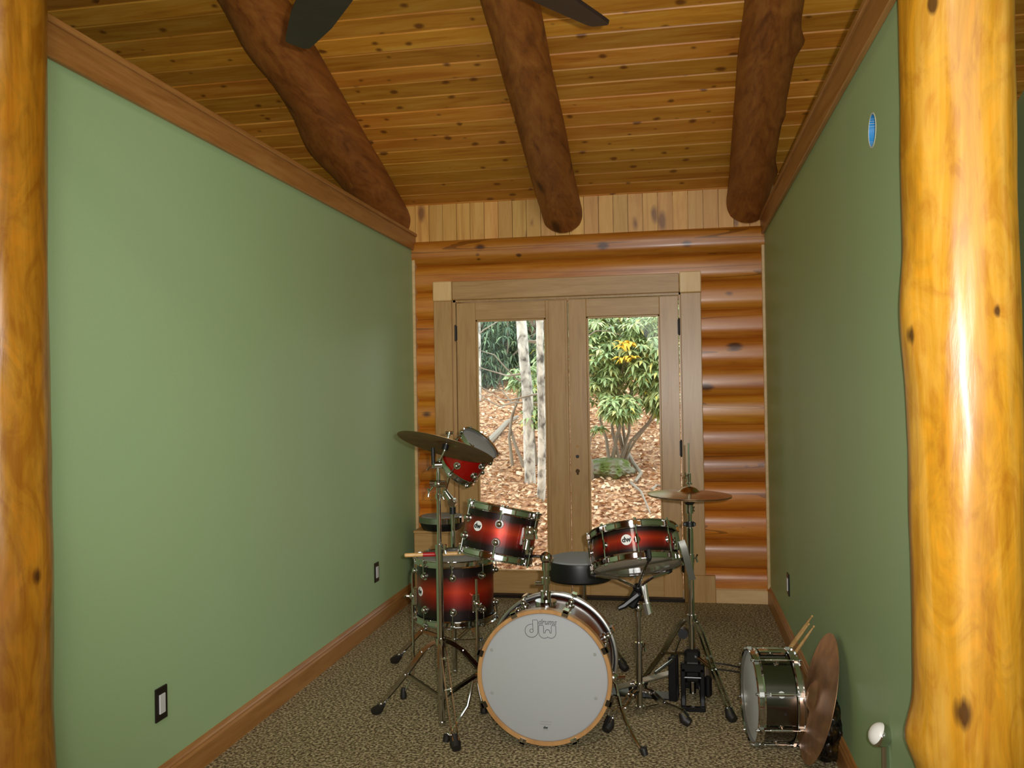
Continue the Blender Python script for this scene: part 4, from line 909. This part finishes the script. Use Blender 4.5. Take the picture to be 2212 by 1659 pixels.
trunk('bare_tree', 'thin made-up trunk standing for the pale reflection at the left edge of the left glass, near the evergreen', [(1032, 860), (1032, 760), (1031, 690)], 12.5, .05, .04, 4, 9)  # added trunk takes the place of a pale reflection in the glass
RHODO = island('rhododendron_leaf', [(0, '#6c8654'), (.35, '#8ea668'), (.75, '#b2c286'), (.93, '#c6cc86'), (1, '#ead45e')], .4)
HEML = island('dark_evergreen_leaf', [(0, '#2c4030'), (.5, '#4c6648'), (1, '#7c9468')], .6)
FOREST = island('mixed_forest_leaf', [(0, '#3c4c38'), (.4, '#66784e'), (.7, '#8a9a66'), (1, '#b09a68')], .7)
def whorls(b, centres, rnd, n=7, L=.12, W=.034, droop=.35):
    for c in centres:
        a0 = rnd.random()*6.28; ax_ = V((rnd.uniform(-.5, .5), rnd.uniform(-.7, .2), 1)).normalized(); q = ax_.to_track_quat('Z', 'Y')
        for k in range(n):
            a = a0+6.28*k/n+rnd.uniform(-.25, .25); l = L*rnd.uniform(.7, 1.15); dr_ = droop*rnd.uniform(.4, 1.6)
            d = q @ V((cos(a), sin(a), -dr_*.4)); sd = (q @ V((-sin(a), cos(a), 0)))*W/2; tip = c+d*l+V((0,0,-dr_*l)); m1 = c+d*l*.5+V((0,0,.01-dr_*l*.2))
            b.add([c, m1+sd, m1-V((0,0,.006)), m1-sd, tip], [(0,1,2), (0,2,3), (1,4,2), (2,4,3)])
def bush(name, lab, cat, base_p, blobs, nw, mt, L, W, seed, stems=5, nleaf=7, group=None, droop=.35):
    rnd = random.Random(seed); t = thing(name, lab, cat, base_p, group=group); cs = []
    while len(cs) < nw:
        c, r = rnd.choice(blobs); p = V((rnd.gauss(0, 1), rnd.gauss(0, 1), rnd.gauss(0, 1))); p.normalize(); p *= rnd.random()**.45
        cs.append(V((c[0]+p.x*r[0], c[1]+p.y*r[1], c[2]+p.z*r[2])))
    b = MB(); whorls(b, cs, rnd, nleaf, L, W, droop); obj('foliage', b, mt, t, smooth=False)
    for i in range(stems):
        e = V(rnd.choice(cs)); s0 = V(base_p)+V((rnd.uniform(-.15, .15), rnd.uniform(-.1, .1), -.03)); mid = s0.lerp(e, .5)+V((rnd.uniform(-.2, .2), rnd.uniform(-.1, .1), rnd.uniform(-.1, .25)))
        obj('stem', MB().sweep([s0, s0.lerp(mid, .5)+V((rnd.uniform(-.06, .06), 0, .05)), mid, mid.lerp(e, .5)+V((rnd.uniform(-.05, .05), 0, .04)), e], [.02, .017, .014, .01, .006], 7), TWIG, t)
    return t
g = lambda x, y: (x, y, GZ(x, y))
def bl(u, v, y, rx, rz, ry=.4): p = at(u, v, y); return ((p.x, y, p.z), (rx, ry, rz))
xb = at(1345, 980, 9.9).x
rb_ = bush('rhododendron_bush', 'big rhododendron bush filling the upper right glass, with some yellow leaves', 'bush', g(xb, 10.0), [bl(1345, 750, 10, .6, .5, .5), bl(1300, 800, 9.8, .28, .4), bl(1405, 770, 9.7, .3, .5), bl(1340, 880, 9.4, .2, .14, .2), bl(1425, 850, 9.6, .16, .22, .2), bl(1290, 720, 10.2, .3, .4), bl(1420, 700, 10.2, .35, .35), bl(1415, 740, 10.0, .3, .3)], 1750, RHODO, .115, .036, 11, 9)
yb = MB(); whorls(yb, [at(1352+random.gauss(0, 7), 744+random.gauss(0, 6), 9.45) for i in range(5)] + [at(1358+random.gauss(0, 9), 775+random.gauss(0, 6), 9.4) for i in range(4)], random.Random(3), 7, .1, .04)
obj('yellow_leaves', yb, base('autumn_yellow_leaf', '#f0c440', .5), rb_, smooth=False, label='clump of bright yellow leaves')
xb = at(1125, 1000, 9.7).x
bush('rhododendron_bush', 'smaller yellow green bush around the two pale trunks', 'bush', g(xb, 9.9), [bl(1120, 820, 9.9, .13, .14, .25), bl(1160, 830, 9.6, .12, .25, .25), bl(1152, 900, 9.4, .1, .12, .15), bl(1180, 760, 9.8, .1, .2, .2)], 210, RHODO, .11, .036, 12, 4)
xb = at(1294, 930, 9.2).x
bush('low_seedling', 'tiny bright green seedling left of the mossy rock', 'plant', g(xb, 9.6), [bl(1292, 925, 9.5, .05, .04, .05)], 5, RHODO, .12, .04, 13, 1)
xb = at(1060, 840, 13.5).x
bush('evergreen_tree', 'dark evergreen tree in the upper left of the left glass', 'tree', g(xb, 13.6), [bl(1070, 720, 13.6, .8, .5, .5), bl(1040, 780, 13.4, .4, .5, .4), bl(1110, 780, 14, .6, .4, .5)], 900, HEML, .12, .03, 14, 7, 6, droop=.6)
rnd = random.Random(21); cs = [V((rnd.uniform(-9, 4), rnd.uniform(15, 20), 0)) for i in range(5200)]
for c_ in cs: c_.z = GZ(c_.x, c_.y)+rnd.random()**.8*5
b = MB(); whorls(b, cs, rnd, 6, .26, .085, .4); tag(obj('forest_foliage', b, FOREST, smooth=False), 'hazy green forest closing off the hillside behind the bushes', 'forest', kind='stuff')
rnd = random.Random(5)
rk = at(1312, 962, 9.6); MOSS = base('mossy_stone', '#8a8a70', .9); t_ = NT(MOSS); s3 = t_.n('SeparateXYZ'); t_.l(t_.obj(), s3.inputs[0]); nz = t_.noise(t_.obj(), 7, 4)
t_.l(t_.mix(t_.ramp(nz.outputs[0], [(.42, 0.), (.56, 1.)]), '#807e6c', '#5f6f34'), t_.b.inputs['Base Color']); t_.bump(nz.outputs[0], .6, .03)
zg = GZ(rk.x, 9.7)
tag(obj('mossy_rock', blob((rk.x, 9.7, zg+.05), (.27, .25, .13), 2.2), MOSS, ang=60), 'mossy grey rock on the leaves, in the right glass', 'rock')
def fallen(lab, pts, r):
    P = []
    for u, v in pts:
        y = 8.0
        for _ in range(30):
            p = at(u, v, y); y += (p.z-GZ(p.x, y)-.04)*1.6; y = min(max(y, 6.5), 18)
        P.append(at(u, v, y))
    tag(obj('fallen_branch', MB().sweep(P, [r*(1-.5*i/(len(P)-1)) for i in range(len(P))], 8), TWIG), lab, 'branch', 'fallen branches on the hillside')
fallen('thick fallen branch left of the pale trunks, ending at the crash cymbal', [(1055, 955), (1075, 935), (1095, 912), (1118, 900)], .045)
fallen('bent grey fallen branch right of the mossy rock', [(1335, 935), (1352, 970), (1368, 1000), (1385, 1022), (1372, 1040)], .03)
fallen('pale curved stick low in the right glass, above the tilted snare', [(1362, 1042), (1385, 1062), (1395, 1085), (1405, 1110)], .014)
fallen('pale arched stick beside the hi-hat cymbals', [(1408, 1058), (1418, 1048), (1432, 1050), (1445, 1060)], .014)
